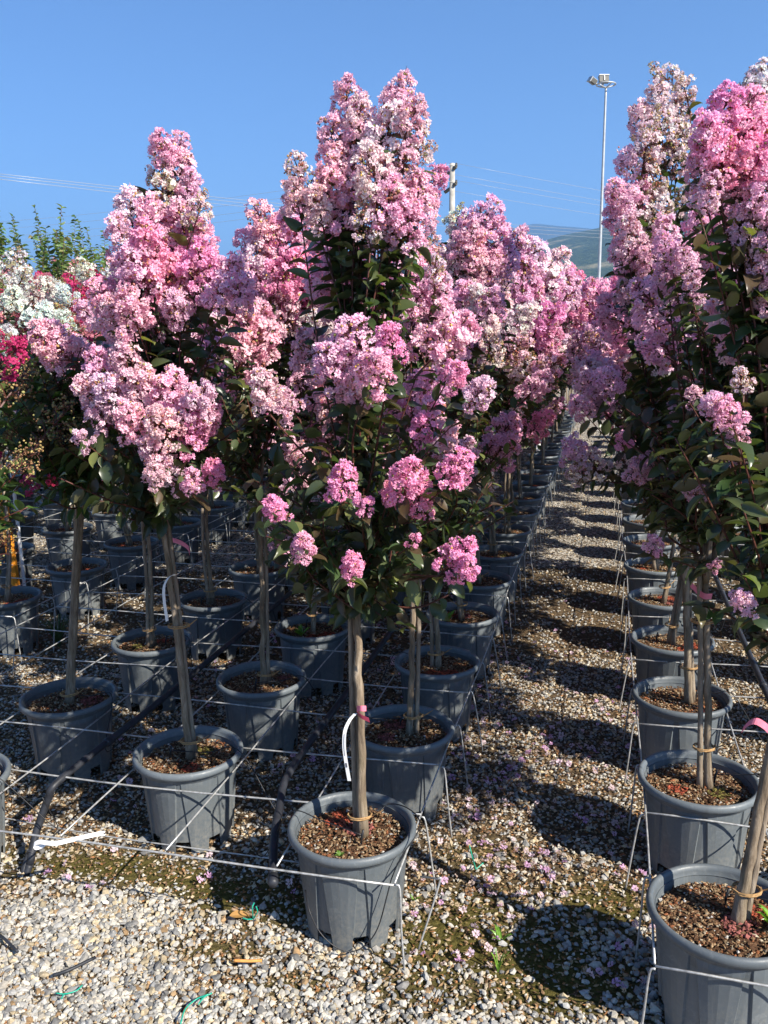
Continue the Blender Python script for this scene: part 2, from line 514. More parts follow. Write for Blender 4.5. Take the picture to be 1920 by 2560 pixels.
def scatter(g, pos, size, cols, template, flat=(.45, .8), elong=(.7, 1.35), jit=.3, tilt=.9, mat=0):
    V0, F0 = template; n = len(pos)
    V = np.repeat(V0[None], n, 0) * (1 + rng.uniform(-jit, jit, (n, len(V0), 1)))
    sc = np.stack([rng.uniform(*elong, n), rng.uniform(.7, 1.0, n), rng.uniform(*flat, n)], -1) * size[:, None] * .5
    V = V * sc[:, None, :]
    V = np.einsum('nij,nkj->nki', randrot(n, tilt), V) + pos[:, None, :]
    Fc = (F0[None] + (np.arange(n) * len(V0))[:, None, None]).reshape(-1, 3)
    cc = np.repeat(cols[:, None, :], len(V0), 1) * rng.uniform(.88, 1.1, (n, len(V0), 1))
    g.add(V.reshape(-1, 3), Fc, mat, np.clip(cc.reshape(-1, 3), 0, 1))


def stone_cols(n):
    k = rng.choice(5, n, p=[.34, .33, .13, .15, .05])
    base = np.array([(.52, .48, .405), (.38, .37, .345), (.48, .395, .26), (.21, .205, .195), (.34, .225, .12)])[k]
    return base * rng.uniform(.68, 1.18, (n, 1)) * np.array([1, 1, 1]) * (1 + rng.uniform(-.03, .03, (n, 1)) * np.array([1, 0, -1]))


def in_view(x, y, margin=.38):
    return (np.abs(x) < .446 * y + margin * y + .1) & (y > 1.45)


def litter_zone(x, y):
    """0..1 how much brown litter hides the stones (under and between the pots, centre of the aisle)"""
    w = .5 + .5 * np.sin(6.1 * x + 2 * np.sin(4 * y)) * np.sin(5.3 * y + 1.7 * np.sin(5 * x))
    front = np.clip((y - (2.2 - .24 * x)) / .2, 0, 1)
    lump = np.clip(1.4 - np.hypot((x + .36) / .26, (y - 2.08) / .24), 0, 1) + np.clip(1.3 - np.hypot((x - .05) / .3, (y - 1.92) / .1), 0, 1) * .5
    return np.clip(front * (.55 + .45 * w) + .8 * lump, 0, 1)


def gravel_patch(n, x0, x1, y0, y1, smin, smax, template, thin=0.0):
    x = rng.uniform(x0, x1, n); y = rng.uniform(y0, y1, n)
    keep = in_view(x, y)
    ms = moss_amount(x, y)
    keep &= rng.uniform(0, 1, n) > ms * .93
    keep &= rng.uniform(0, 1, n) > litter_zone(x, y) * np.where(y < 4.2, .62, .4)
    x, y = x[keep], y[keep]
    size = smin + (smax - smin) * rng.beta(1.4, 2.8, len(x))
    z = ground_z(x, y) + size * .12 + rng.uniform(0, .006, len(x))
    return np.stack([x, y, z], -1), size


g = Geo()
P, s = gravel_patch(40000, -1.3, 1.1, 1.45, 2.3, .0045, .028, ICO); scatter(g, P, s, stone_cols(len(P)), ICO)
for x0_, x1_ in ((-2.1, -1.3), (1.1, 1.9)):
    P, s = gravel_patch(13000, x0_, x1_, 1.45, 2.3, .007, .028, OCT); scatter(g, P, s, stone_cols(len(P)), OCT)
P, s = gravel_patch(1100, -1.3, 1.1, 1.45, 2.6, .024, .036, ICO); scatter(g, P, s, stone_cols(len(P)), ICO)
P, s = gravel_patch(70000, -2.3, 2.2, 2.3, 4.2, .008, .025, OCT); scatter(g, P, s, stone_cols(len(P)), OCT)
gravel = obj('gravel', g.mesh('gravel', [MAT['stone']])); gravel['kind'] = 'stuff'; gravel['label'] = 'loose grey and cream gravel covering the nursery yard'; gravel['category'] = 'gravel'
g = Geo()
P, s = gravel_patch(62000, -4.2, 4.4, 4.2, 9.0, .011, .029, OCT); scatter(g, P, s, stone_cols(len(P)), OCT)
P, s = gravel_patch(16000, -1.5, 6.5, 9.0, 15.0, .02, .04, OCT); scatter(g, P, s, stone_cols(len(P)), OCT)
o = obj('gravel', g.mesh('gravel_far', [MAT['stone']])); o['kind'] = 'stuff'; o['label'] = 'gravel running on between the farther rows of pots'; o['category'] = 'gravel'

# fine grit, bark crumbs and dry litter between the stones
g = Geo()
n = 88000
x = rng.uniform(-2.3, 2.2, n); y = 1.45 + rng.beta(1, 1.5, n) * 3.4
lz = np.clip(.42 + litter_zone(x, y) + .35 * moss_amount(x, y), 0, 1)
k = in_view(x, y) & (rng.uniform(0, 1, n) < lz * .8); x, y = x[k], y[k]; n = len(x)
ck = rng.choice(5, n, p=[.26, .26, .2, .14, .14])
cc = np.array([(.3, .19, .1), (.42, .3, .17), (.14, .085, .05), (.5, .42, .3), (.36, .17, .07)])[ck] * rng.uniform(.7, 1.2, (n, 1))
sz = rng.uniform(.004, .011, n)
scatter(g, np.stack([x, y, ground_z(x, y) + .004 + rng.uniform(0, .004, n)], -1), sz, cc, OCT, (.25, .6), (.7, 2.4), .25, .8)
o = obj('litter', g.mesh('litter', [MAT['chip']])); o['kind'] = 'stuff'; o['label'] = 'brown bark crumbs and dry litter between the gravel stones'; o['category'] = 'litter'

# ------------------------------------------------------------------ flower meshes
def floret_templates(k=5):
    out = []
    for _ in range(k):
        V, Fc = [], []
        for p in range(6):
            a0 = p * math.pi / 3 + rng.uniform(-.12, .12)
            d = np.array([math.cos(a0), math.sin(a0), 0]); sd = np.array([-d[1], d[0], 0])
            lift = rng.uniform(-.25, .4)
            cen = d * .62 + np.array([0, 0, .12 + lift * .5])
            n0 = len(V); V.append(cen)
            V.append(d * .12)
            for q_, (u, w) in enumerate([(-.05, -.36), (.26, -.34), (.42, 0), (.26, .34), (-.05, .36)]):
                V.append(cen + d * (u + rng.uniform(-.08, .08)) + sd * w * rng.uniform(.8, 1.15) + np.array([0, 0, rng.uniform(-.34, .34) + lift * .2]))
            for q_ in range(6): Fc.append([n0, n0 + 1 + q_, n0 + 1 + (q_ + 1) % 6])
        out.append((np.array(V), np.array(Fc)))
    return out


FLO = floret_templates()
FLO_LOW = []
for _ in range(3):
    a = np.linspace(0, 2 * np.pi, 7)[:6]
    r_ = np.where(np.arange(6) % 2, .55, 1.05)
    FLO_LOW.append((np.concatenate([[[0, 0, .1]], np.stack([np.cos(a) * r_, np.sin(a) * r_, rng.uniform(-.3, .35, 6)], -1)]),
                    np.array([[0, 1 + k, 1 + (k + 1) % 6] for k in range(6)])))


def add_florets(g, pos, nrm, size, cols, temps=FLO, mat=0, stamen=None):
    n = len(pos); pick = rng.integers(0, len(temps), n)
    ref = rng.normal(0, 1, (n, 3))
    nn = nrm / np.linalg.norm(nrm, axis=1)[:, None]
    Fm = frames(ref - nn * np.sum(ref * nn, 1)[:, None], nn)
    for k, (V0, F0) in enumerate(temps):
        s = np.where(pick == k)[0]
        if not len(s): continue
        V = np.einsum('nij,kj->nki', Fm[s], V0) * size[s][:, None, None] + pos[s][:, None]
        Fc = (F0[None] + (np.arange(len(s)) * len(V0))[:, None, None]).reshape(-1, 3)
        tip = np.clip(np.linalg.norm(V0[:, :2], axis=1), 0, 1)[None, :, None]
        cc = cols[s][:, None, :] * (.8 + .26 * tip) * rng.uniform(.9, 1.1, (len(s), len(V0), 1))
        g.add(V.reshape(-1, 3), Fc, mat, np.clip(cc.reshape(-1, 3), 0, 1.3))
    if stamen is not None:
        for i in np.where(stamen)[0]:
            c0 = pos[i] + nn[i] * size[i] * .25
            V = np.concatenate([[c0 + nn[i] * size[i] * .5], c0 + np.array([Fm[i] @ np.array([math.cos(a) * .34, math.sin(a) * .34, .3]) for a in np.linspace(0, 6.283, 6)[:5]]) * size[i]])
            g.add(V, [[0, 1 + k, 1 + (k + 1) % 5] for k in range(5)], 3, (1, 1, 1))


def add_balls(g, pos, size, cols, mat):
    scatter(g, pos, size, cols, OCT if len(pos) > 250 else ICO, (.85, 1.1), (.85, 1.1), .06, .8, mat)


def panicle_mesh(kind, seed, low=False):
    """unit panicle: radius about 1 at its middle, axis +Z, hung round the origin"""
    global rng
    keep = rng; rng = np.random.default_rng(seed)
    g = Geo()
    nf = {'full': 175, 'faded': 105, 'seed': 0, 'small': 62}[kind]
    if low: nf = int(nf * .62)
    # lumpy ovoid from a handful of side clusters
    nb = {'full': 17, 'faded': 15, 'seed': 12, 'small': 8}[kind]
    az = np.arange(nb) * 2.4 + rng.uniform(0, 6); hz = np.linspace(-.8, 1.1, nb) + rng.uniform(-.14, .14, nb)
    rad = .68 * (1 - .55 * np.clip((hz + .3) / 1.4, 0, 1)) * rng.uniform(.7, 1.25, nb)
    bc = np.stack([np.cos(az) * rad, np.sin(az) * rad, hz], -1); br = rng.uniform(.27, .4, nb) * (1.05 - .22 * np.clip(hz, 0, 1))
    top = int(np.argmax(hz)); bc[top, :2] *= .2
    add_tube(g, np.array([[0, 0, -1.6], [0.03, 0, -.6], [0, .02, .4], [bc[top, 0], bc[top, 1], 1.1]]), [.055, .045, .035, .015], 5, 1)
    for c, r_ in zip(bc, br):
        b0 = np.array([0, 0, c[2] - .45])
        add_tube(g, np.array([b0, (b0 + c) / 2 + [0, 0, .05], c]), [.03, .025, .014], 4, 1)
        for _ in range(3):
            e = c + rng.normal(0, 1, 3) * r_ * .6; add_tube(g, np.array([c - (c - b0) * .3, (c + e) / 2, e]), [.016, .013, .01], 3, 1)
    if nf:
        per = rng.multinomial(nf, (br ** 2) / np.sum(br ** 2)); pos, nr = [], []
        for c, r_, k in zip(bc, br, per):
            d = rng.normal(0, 1, (k, 3)); d += c / (np.linalg.norm(c) + .3) * .7 + np.array([0, 0, .25]); d /= np.linalg.norm(d, axis=1)[:, None]
            pos.append(c + d * r_ * rng.uniform(.75, 1.05, (k, 1))); nr.append(d + rng.normal(0, .35, (k, 3)))
        pos = np.concatenate(pos); nr = np.concatenate(nr); n = len(pos)
        tone = rng.uniform(.74, 1.06, (n, 1)); pale = rng.uniform(0, 1, (n, 1)) ** 1.7 * .7
        cols = np.array([[1, 1, 1.0]]) * tone
        cols = cols * (1 - pale) + pale * np.array([[1.05, 1.5, 1.25]])  # whitened florets: petal highlights put into the colour
        if kind == 'faded':
            wilt = rng.uniform(0, 1, n) < .22; cols[wilt] = np.array([.6, .6, .35]) * rng.uniform(.6, 1.1, (wilt.sum(), 1))
        size = rng.uniform(.125, .215, n) * (1.3 if kind == 'small' else 1.0) * (1.3 if low else 1.0)
        add_florets(g, pos, nr, size, cols, FLO_LOW if low else FLO, 0, (rng.uniform(0, 1, n) < .045) if not low else None)
    nbud = {'full': 62, 'faded': 100, 'seed': 150, 'small': 22}[kind]
    if low: nbud //= 2
    k = rng.integers(0, nb, nbud); d = rng.normal(0, 1, (nbud, 3)); d[:, 2] += .4; d /= np.linalg.norm(d, axis=1)[:, None]
    pos = bc[k] + d * br[k][:, None] * rng.uniform(.6, 1.15, (nbud, 1))
    pal = np.array([(.3, .1, .06), (.36, .22, .08), (.2, .2, .06), (.42, .16, .12)]) if kind != 'seed' else np.array([(.36, .26, .1), (.28, .15, .07), (.3, .28, .1), (.2, .1, .05)])
    add_balls(g, pos, rng.uniform(.085, .15, nbud), pal[rng.integers(0, 4, nbud)] * rng.uniform(.7, 1.2, (nbud, 1)), 2)
    rng = keep
    return g


PMATS = [MAT['petal'], MAT['shoot'], MAT['bud'], MAT['stamen']]
PAN = {'full': [panicle_mesh('full', 100 + k).mesh('panicle_full', PMATS) for k in range(7)],
       'faded': [panicle_mesh('faded', 200 + k).mesh('panicle_faded', PMATS) for k in range(5)],
       'small': [panicle_mesh('small', 300 + k).mesh('panicle_small', PMATS) for k in range(4)],
       'seed': [panicle_mesh('seed', 400 + k).mesh('panicle_seed', PMATS) for k in range(3)]}
PAN_LOW = {'full': [panicle_mesh('full', 500 + k, True) for k in range(4)], 'faded': [panicle_mesh('faded', 520 + k, True) for k in range(3)],
           'small': [panicle_mesh('small', 540 + k, True) for k in range(2)], 'seed': [panicle_mesh('seed', 560 + k, True) for k in range(2)]}
TONE = {'bright': (.96, .43, .63), 'pink': (.96, .59, .71), 'shaded_pink': (.94, .57, .72), 'pale': (.97, .78, .8), 'white': (.84, .82, .78),  # the cooler second pink has petal shade put into its colour
        'crimson': (.64, .05, .17), 'coral': (.8, .3, .36), 'magenta': (.62, .07, .25)}

# ------------------------------------------------------------------ leaves
_rows = [(.0, .0), (.14, .17), (.34, .27), (.56, .28), (.78, .2), (.93, .09)]
LEAF_V = np.array([(0, 0, 0)] + [p for x_, w_ in _rows[1:] for p in ((x_, -w_, .22 * w_), (x_, 0, -.05 * x_), (x_, w_, .22 * w_))] + [(1.03, 0, -.12)], float)
LEAF_V[:, 2] -= LEAF_V[:, 0] ** 2 * .1
_f = [(0, 1, 2), (0, 2, 3)]
for _k in range(4):
    _a = 1 + 3 * _k
    _f += [(_a, _a + 3, _a + 4), (_a, _a + 4, _a + 1), (_a + 1, _a + 4, _a + 5), (_a + 1, _a + 5, _a + 2)]
_f += [(13, 16, 14), (14, 16, 15)]
LEAF_F = np.array(_f)
LEAF_V2 = LEAF_V.copy(); LEAF_V2[:, 2] += .07 * np.sin(LEAF_V[:, 0] * 7) * np.sign(LEAF_V[:, 1]) - .16 * LEAF_V[:, 0] ** 3
LEAF_V3 = LEAF_V.copy(); LEAF_V3[:, 1] *= .78; LEAF_V3[:, 2] += np.abs(LEAF_V3[:, 1]) * .5 - LEAF_V3[:, 0] ** 2 * .2


def leaf_cols(n, kind='dark'):
    pal = {'dark': [(.040, .062, .026), (.055, .076, .028), (.075, .062, .03), (.03, .044, .023), (.12, .14, .045)],
           'green': [(.05, .09, .022), (.075, .12, .03), (.035, .065, .02), (.06, .07, .025), (.11, .15, .04)],
           'fresh': [(.12, .19, .06), (.15, .22, .07), (.1, .15, .05), (.17, .19, .08), (.12, .15, .07)]}[kind]
    return np.array(pal)[rng.choice(5, n, p=[.3, .28, .17, .17, .08])] * rng.uniform(.65, 1.4, (n, 1)) * (1 + rng.uniform(-.12, .12, (n, 3)))


LEAF_MESH = []
for k in range(10):
    g = Geo(); g.add([LEAF_V, LEAF_V2, LEAF_V3][k % 3], LEAF_F, 0, leaf_cols(1)[0]); LEAF_MESH.append(g.mesh('leaf', [MAT['leaf']], True))


def leaves_to_geo(g, pos, Fm, L, cols, mat=0):
    n = len(pos); pick = rng.integers(0, 3, n)
    for k, V0 in enumerate((LEAF_V, LEAF_V2, LEAF_V3)):
        s = np.where(pick == k)[0]
        if not len(s): continue
        V = np.einsum('nij,kj->nki', Fm[s], V0) * L[s][:, None, None] + pos[s][:, None]
        Fc = (LEAF_F[None] + (np.arange(len(s)) * len(V0))[:, None, None]).reshape(-1, 3)
        g.add(V.reshape(-1, 3), Fc, mat, np.repeat(cols[s], len(V0), 0))


# ------------------------------------------------------------------ crown
def build_crown(top, panicles, leafy, seed, leafkind='dark', spacing=.021, leaf_len=(.03, .068), trunk_r=.011):
    """top: fork point. panicles: list of dict(p, d, r). leafy: list of target points without flowers.
    returns branches Geo, leaf arrays"""
    global rng
    keep = rng; rng = np.random.default_rng(seed)
    gb = Geo()
    T = [np.asarray(q['p']) - np.asarray(q['d']) * q['r'] * 1.5 for q in panicles] + [np.asarray(q) for q in leafy]
    T = np.array(T); top = np.asarray(top)
    K = min(7, max(3, len(T) // 6))
    # a few limbs; every shoot leaves the limb nearest to it
    dirs = T - top; dirs /= np.linalg.norm(dirs, axis=1)[:, None] + 1e-9
    cen = dirs[rng.choice(len(T), K, replace=False)]
    for _ in range(8):
        lab = np.argmax(dirs @ cen.T, 1)
        for k in range(K):
            if np.any(lab == k): cen[k] = dirs[lab == k].mean(0); cen[k] /= np.linalg.norm(cen[k])
    lp, ld, ln = [], [], []
    for k in range(K):
        idx = np.where(lab == k)[0]
        if not len(idx): continue
        m = T[idx].mean(0); L = np.linalg.norm(m - top) * .55
        end = top + (cen[k] * .75 + np.array([0, 0, .25])) * L
        st = top - np.array([0, 0, rng.uniform(0, .05)])
        limb = smooth_path([st, st + (end - st) * .4 + [0, 0, .03] + rng.normal(0, .012, 3), end], 8)
        add_tube(gb, limb, np.linspace(trunk_r * .8, .005, 8), 6, 0)
        for i in idx:
            u = rng.uniform(.35, 1.0) if T[i][2] > top[2] + .18 else rng.uniform(.0, .35); s0 = limb[int(u * 7)]
            t = T[i]; mid = s0 + (t - s0) * .5 + np.array([0, 0, .05]) * np.linalg.norm(t - s0) + rng.normal(0, .02, 3)
            pth = smooth_path([s0, mid, t], 9)
            add_tube(gb, pth, np.linspace(.0036, .0018, 9) * rng.uniform(.8, 1.15), 4, 1)
            seg = np.linalg.norm(t - s0); nl = int(seg / spacing)
            if nl < 2: continue
            tt = np.linspace(.08, 1.0, nl); fi = tt * 8; a = np.clip(fi.astype(int), 0, 7)
            pos = pth[a] + (pth[a + 1] - pth[a]) * (fi - a)[:, None]
            tang = pth[a + 1] - pth[a]; tang /= np.linalg.norm(tang, axis=1)[:, None] + 1e-9
            ang = np.arange(nl) * math.pi * .97 + rng.uniform(0, 6)
            ref = np.cross(tang, np.array([.3, .2, 1.0])); ref /= np.linalg.norm(ref, axis=1)[:, None] + 1e-9
            side = ref * np.cos(ang)[:, None] + np.cross(tang, ref) * np.sin(ang)[:, None]
            d = side + tang * .45 + rng.normal(0, .28, (nl, 3)); d[:, 2] -= .12
            lp.append(pos); ld.append(d); ln.append(np.array([0, 0, 1.0]) + rng.normal(0, .45, (nl, 3)) + side * .35)
    lp = np.concatenate(lp); ld = np.concatenate(ld); ln = np.concatenate(ln)
    Fm = frames(ld, ln); L = rng.uniform(*leaf_len, len(lp)); C = leaf_cols(len(lp), leafkind)
    rng = keep
    return gb, (lp, Fm, L, C)


def pan_matrix(p, d, r, spin):
    q = Vector(d).normalized().to_track_quat('Z', 'Y').to_matrix().to_4x4()
    return Matrix.Translation(Vector(p)) @ q @ Matrix.Rotation(spin, 4, 'Z') @ Matrix.Scale(r, 4)


# ------------------------------------------------------------------ pot, soil
def pot_mesh():
    g = Geo(); zs = [0, .02, .046, .10, .16, .22, .258, .266, .284]
    V = []
    for z in zs:
        w = 11 + 8 * min(z, .258) / .258
        r0 = .129 + (.153 - .129) * z / .284
        for k in range(8):
            for off, raised in ((-w - 1.2, 0), (-w, 1), (-w * .5, 1), (0, 1), (w * .5, 1), (w, 1), (w + 1.2, 0), (22.5, 0)):
                a = R(k * 45 + off); rr = r0 + (.006 if raised else 0)
                if z > .26: rr = r0 + .006
                V.append((rr * math.cos(a), rr * math.sin(a), z))
    Fc = []
    for i in range(len(zs) - 1):
        for j in range(64):
            jn = (j + 1) % 64
            if zs[i] < .04 and (j % 8 in (5, 6, 7)): continue      # cut-outs between the feet
            Fc.append((i * 64 + j, i * 64 + jn, (i + 1) * 64 + jn, (i + 1) * 64 + j))
    g.add(V, Fc)
    a = np.linspace(0, 2 * np.pi, 33)[:32]
    g.add(np.concatenate([[[0, 0, .045]], np.stack([.132 * np.cos(a), .132 * np.sin(a), 0 * a + .045], -1)]), [[0, 1 + (k + 1) % 32, 1 + k] for k in range(32)])
    # foot backs, so that the feet have thickness
    for k in range(8):
        for s in (-1, 1):
            pass
    return g.mesh('pot', [MAT['pot']], False)


def rim_mesh():
    g = Geo()
    lathe(g, [(.150, .235), (.1535, .262), (.1545, .264), (.1585, .266), (.1615, .296), (.164, .304), (.1695, .3085), (.175, .308), (.1795, .303), (.181, .296), (.1795, .288), (.175, .284), (.164, .2845), (.157, .286)], 72)
    return g.mesh('rim', [MAT['pot']], True)


def soil_mesh(seed):
    global rng
    keep = rng; rng = np.random.default_rng(seed)
    g = Geo(); rr = np.linspace(0, .153, 9)[1:]
    V = [(0, 0, .268)]; a = np.linspace(0, 2 * np.pi, 41)[:40]
    for r_ in rr:
        for t in a: V.append((r_ * math.cos(t), r_ * math.sin(t), .263 + .005 * math.sin(31 * r_ + 3 * t) + rng.uniform(-.003, .003) + (.006 * (1 - r_ / .153))))
    Fq = [(1 + i * 40 + j, 1 + i * 40 + (j + 1) % 40, 1 + (i + 1) * 40 + (j + 1) % 40, 1 + (i + 1) * 40 + j) for i in range(7) for j in range(40)]
    g.add(V, Fq); g.F.append(np.array([[0, 1 + (j + 1) % 40, 1 + j][::-1] for j in range(40)])); g.mi.append(np.zeros(40, int))
    n = 1500
    r_ = .151 * np.sqrt(rng.uniform(0, 1, n)); t = rng.uniform(0, 2 * np.pi, n)
    x, y = r_ * np.cos(t), r_ * np.sin(t)
    k = rng.choice(6, n, p=[.28, .24, .24, .1, .11, .03])
    cc = np.array([(.27, .16, .085), (.4, .28, .16), (.13, .07, .04), (.5, .42, .3), (.33, .13, .06), (.62, .6, .56)])[k] * rng.uniform(.7, 1.15, (n, 1))
    for _ in range(rng.integers(1, 3)):       # patches of reddish sedum and moss
        px_, py_ = rng.uniform(-.09, .09, 2); d = np.hypot(x - px_, y - py_); q = d < rng.uniform(.025, .05)
        cc[q] = np.array([(.42, .1, .055), (.36, .13, .11), (.2, .17, .05)][rng.integers(0, 3)]) * rng.uniform(.6, 1.2, (q.sum(), 1))
    scatter(g, np.stack([x, y, .267 + rng.uniform(0, .007, n) + .006 * (1 - r_ / .153)], -1), rng.uniform(.004, .0125, n), cc * .85, OCT, (.3, .7), (.7, 1.7), .25, .9, 1)
    rng = keep
    return g.mesh('potting_soil', [MAT['soil'], MAT['chip']])


POT, RIM = pot_mesh(), rim_mesh()
SOIL = [soil_mesh(40 + k) for k in range(5)]


def add_pot(root, k, rot):
    p = obj('pot', POT, root, Matrix.Rotation(rot, 4, 'Z')); obj('rim', RIM, p)
    obj('potting_soil', SOIL[k % len(SOIL)], root, Matrix.Rotation(rot * 2.7 + k, 4, 'Z'))


def trunk_geo(pts, r0, r1, n=18, wob=.0035, seed=0):
    q = np.random.default_rng(seed); P = smooth_path(pts, n); P[1:-1] += q.normal(0, wob * .5, (n - 2, 3))
    rad = np.linspace(r0, r1, n) * (1 + q.uniform(-.07, .1, n)); rad[0] *= 1.35; rad[1] *= 1.12
    g = Geo(); add_tube(g, P, rad, 9); return g, P


def tie_mesh(c, r, seed):
    q = np.random.default_rng(seed); g = Geo(); a = np.linspace(0, 12.6, 26)
    add_tube(g, np.stack([c[0] + r * 1.25 * np.cos(a), c[1] + r * np.sin(a), c[2] + np.linspace(-.005, .006, 26) + q.normal(0, .0007, 26)], -1), .0022, 4)
    e = np.array([c[0] + r * 1.2, c[1] - r * .2, c[2]])
    add_tube(g, np.array([e, e + [.015, -.012, .014], e + [.034, -.018, .03]]), [.002, .0018, .001], 4)
    return g.mesh('tie', [MAT['twine']])


def plant_tree(pos, label, group, trunk_pts, panicles, leafy, seed, *, n_leaf=0, leafkind='dark', stake=True, r0=.0115, stake_side=(-.022, .008), spacing=.021, limb_r=.011, name='potted_crape_myrtle', ties=(.33,), leaf_len=(.03, .068)):
    """hero tree with its own crown. All points are world coordinates; they are stored relative to the pot."""
    p0 = np.array([pos[0], pos[1], 0.0])
    root = thing(name, label, 'potted tree', tuple(p0), 0, group)
    add_pot(root, seed, seed * 1.37)
    tp = [np.asarray(t) - p0 for t in trunk_pts]
    g, P = trunk_geo(tp, r0, r0 * .72, seed=seed)
    obj('trunk', g.mesh('trunk', [MAT['bark']], True), root)
    if stake:
        off = np.array([stake_side[0], stake_side[1], 0])
        sp_ = [P[0] + off * 1.15 + [0, 0, -.02], P[len(P) // 2] + off, P[-1] + off * 1.05 + [0, 0, .03]]
        g, _ = trunk_geo(sp_, .0085, .0075, 12, .001, seed + 5); st = obj('stake', g.mesh('stake', [MAT['stake']], True), root)
        for tz in ties:
            i = int(np.argmin(np.abs(P[:, 2] - tz))); obj('tie', tie_mesh(P[i] + off * .5, .027, seed), st)
    pl = [dict(p=np.asarray(q['p']) - p0, d=q['d'], r=q['r'], tone=q['tone'], kind=q['kind']) for q in panicles]
    gb, (lp, Fm, L, C) = build_crown(P[-1], pl, [np.asarray(q) - p0 for q in leafy], seed + 77, leafkind, spacing, trunk_r=limb_r, leaf_len=leaf_len)
    obj('branches', gb.mesh('branches', [MAT['bark'], MAT['shoot']], True), root)
    q = np.random.default_rng(seed)
    for w in pl:
        m = PAN[w['kind']][q.integers(0, len(PAN[w['kind']]))]
        o = obj('flower_panicle', m, root, pan_matrix(w['p'], w['d'], w['r'], q.uniform(0, 6.28)))
        c = np.array(TONE[w['tone']]) * q.uniform(.92, 1.06, 3); o.color = (*np.clip(c, 0, 1), 1)
    single = np.zeros(len(lp), bool)
    if n_leaf:
        cv = np.array([0, 0, CAMZ]) - p0 - lp.mean(0); cv /= np.linalg.norm(cv)
        single[np.argsort(-((lp - lp.mean(0)) @ cv + .05 * q.normal(0, 1, len(lp))))[:n_leaf]] = True
        for i in np.where(single)[0]:
            mm = Matrix([[*(Fm[i][r] * L[i]), lp[i][r]] for r in range(3)] + [[0, 0, 0, 1]])
            obj('leaf', LEAF_MESH[q.integers(0, 10)], root, mm)
    g = Geo(); k = ~single; leaves_to_geo(g, lp[k], Fm[k], L[k], C[k])
    f = obj('foliage', g.mesh('foliage', [MAT['leaf']], True), root); f['kind'] = 'stuff'
    return root


# ------------------------------------------------------------------ hero crowns from the photograph
def plist(rows, Y, cx, spread=.16, rs=1.0, seed=0):
    """(x, y, radius px, tone[, kind]) in picture units -> panicles at the tree's own distance"""
    q = np.random.default_rng(seed); out = []
    y0_ = min(r[1] for r in rows); y1_ = max(r[1] for r in rows)
    for row in rows:
        x, y, r_, tone = row[:4]; kind = row[4] if len(row) > 4 else ('faded' if tone == 'pale' and q.uniform() < .5 else 'full')
        if r_ < 27 and kind == 'full': kind = 'small'
        fr = (y - y0_) / max(1, y1_ - y0_); yy = Y - spread * (.1 + 2.0 * fr) + q.uniform(-.55, .55) * spread
        p = at_y(x, y, yy); d = np.array([(p[0] - cx) * .9, (yy - Y) * .9 - .12, .55]) + q.normal(0, .15, 3); d /= np.linalg.norm(d)
        out.append(dict(p=p, d=d, r=r_ * S_D / F_PX * yy * .92 * rs, tone=tone, kind=kind))
    return out


def back_panicles(n, c, rx, rz, tone, seed, zmin=-.2):
    """the far side of a crown, which this view only glimpses"""
    q = np.random.default_rng(seed); out = []
    for _ in range(n):
        a = q.uniform(.1, math.pi - .1); h = q.uniform(zmin, .9)
        rr = rx * math.sqrt(max(.1, 1 - h * h)) * 1.1; p = np.array([c[0] + rr * math.cos(a), c[1] + rr * math.sin(a), c[2] + h * rz])
        d = np.array([math.cos(a) * .6, math.sin(a) * .6, .6]); out.append(dict(p=p, d=d / np.linalg.norm(d), r=q.uniform(.055, .085), tone=tone, kind='full'))
    return out


def leaf_targets(n, c, rx, ry, rz, seed):
    q = np.random.default_rng(seed); d = q.normal(0, 1, (n, 3)); d /= np.linalg.norm(d, axis=1)[:, None]
    return [np.asarray(c) + d[i] * np.array([rx, ry, rz]) * q.uniform(.5, 1.0) for i in range(n)]


b, p_, m_, w_ = 'bright', 'pink', 'shaded_pink', 'pale'
pA, pB, pB2, pA2, pA3 = ROW_A[0], ROW_B[0], ROW_B[1], ROW_A[1], ROW_A[2]
pR0, pR1, pR2, pC = ROW_R[0], ROW_R[1], ROW_R[2], ROW_C[1]

rowsA = [(655, 1180, 36, b), (762, 1222, 34, b), (742, 1040, 42, b), (785, 1090, 27, b, 'small'), (880, 1035, 52, b), (905, 1075, 42, b), (850, 1070, 34, b), (985, 1015, 42, b), (985, 1205, 46, b), (1010, 1225, 30, b),
         (915, 925, 36, b), (595, 1097, 32, b), (895, 1168, 19, b, 'small'), (765, 760, 62, p_), (720, 790, 50, p_), (810, 800, 50, p_), (840, 745, 40, b), (760, 830, 44, p_), (575, 845, 42, p_), (615, 870, 38, p_), (980, 810, 36, b),
         (1035, 850, 38, m_), (860, 225, 48, p_), (890, 255, 36, p_), (750, 225, 42, p_), (775, 250, 36, w_, 'full'), (835, 295, 56, w_, 'full'), (905, 310, 38, w_), (720, 310, 44, p_), (780, 320, 50, p_), (740, 370, 48, p_),
         (810, 380, 54, w_, 'full'), (870, 370, 48, p_), (710, 405, 44, p_), (770, 430, 46, m_), (840, 445, 48, p_), (900, 430, 44, p_), (935, 395, 34, b), (650, 385, 42, w_), (640, 430, 36, p_), (690, 450, 42, p_), (740, 475, 40, m_),
         (885, 490, 44, p_), (830, 500, 36, p_), (790, 480, 36, w_, 'faded'), (920, 455, 36, p_)]
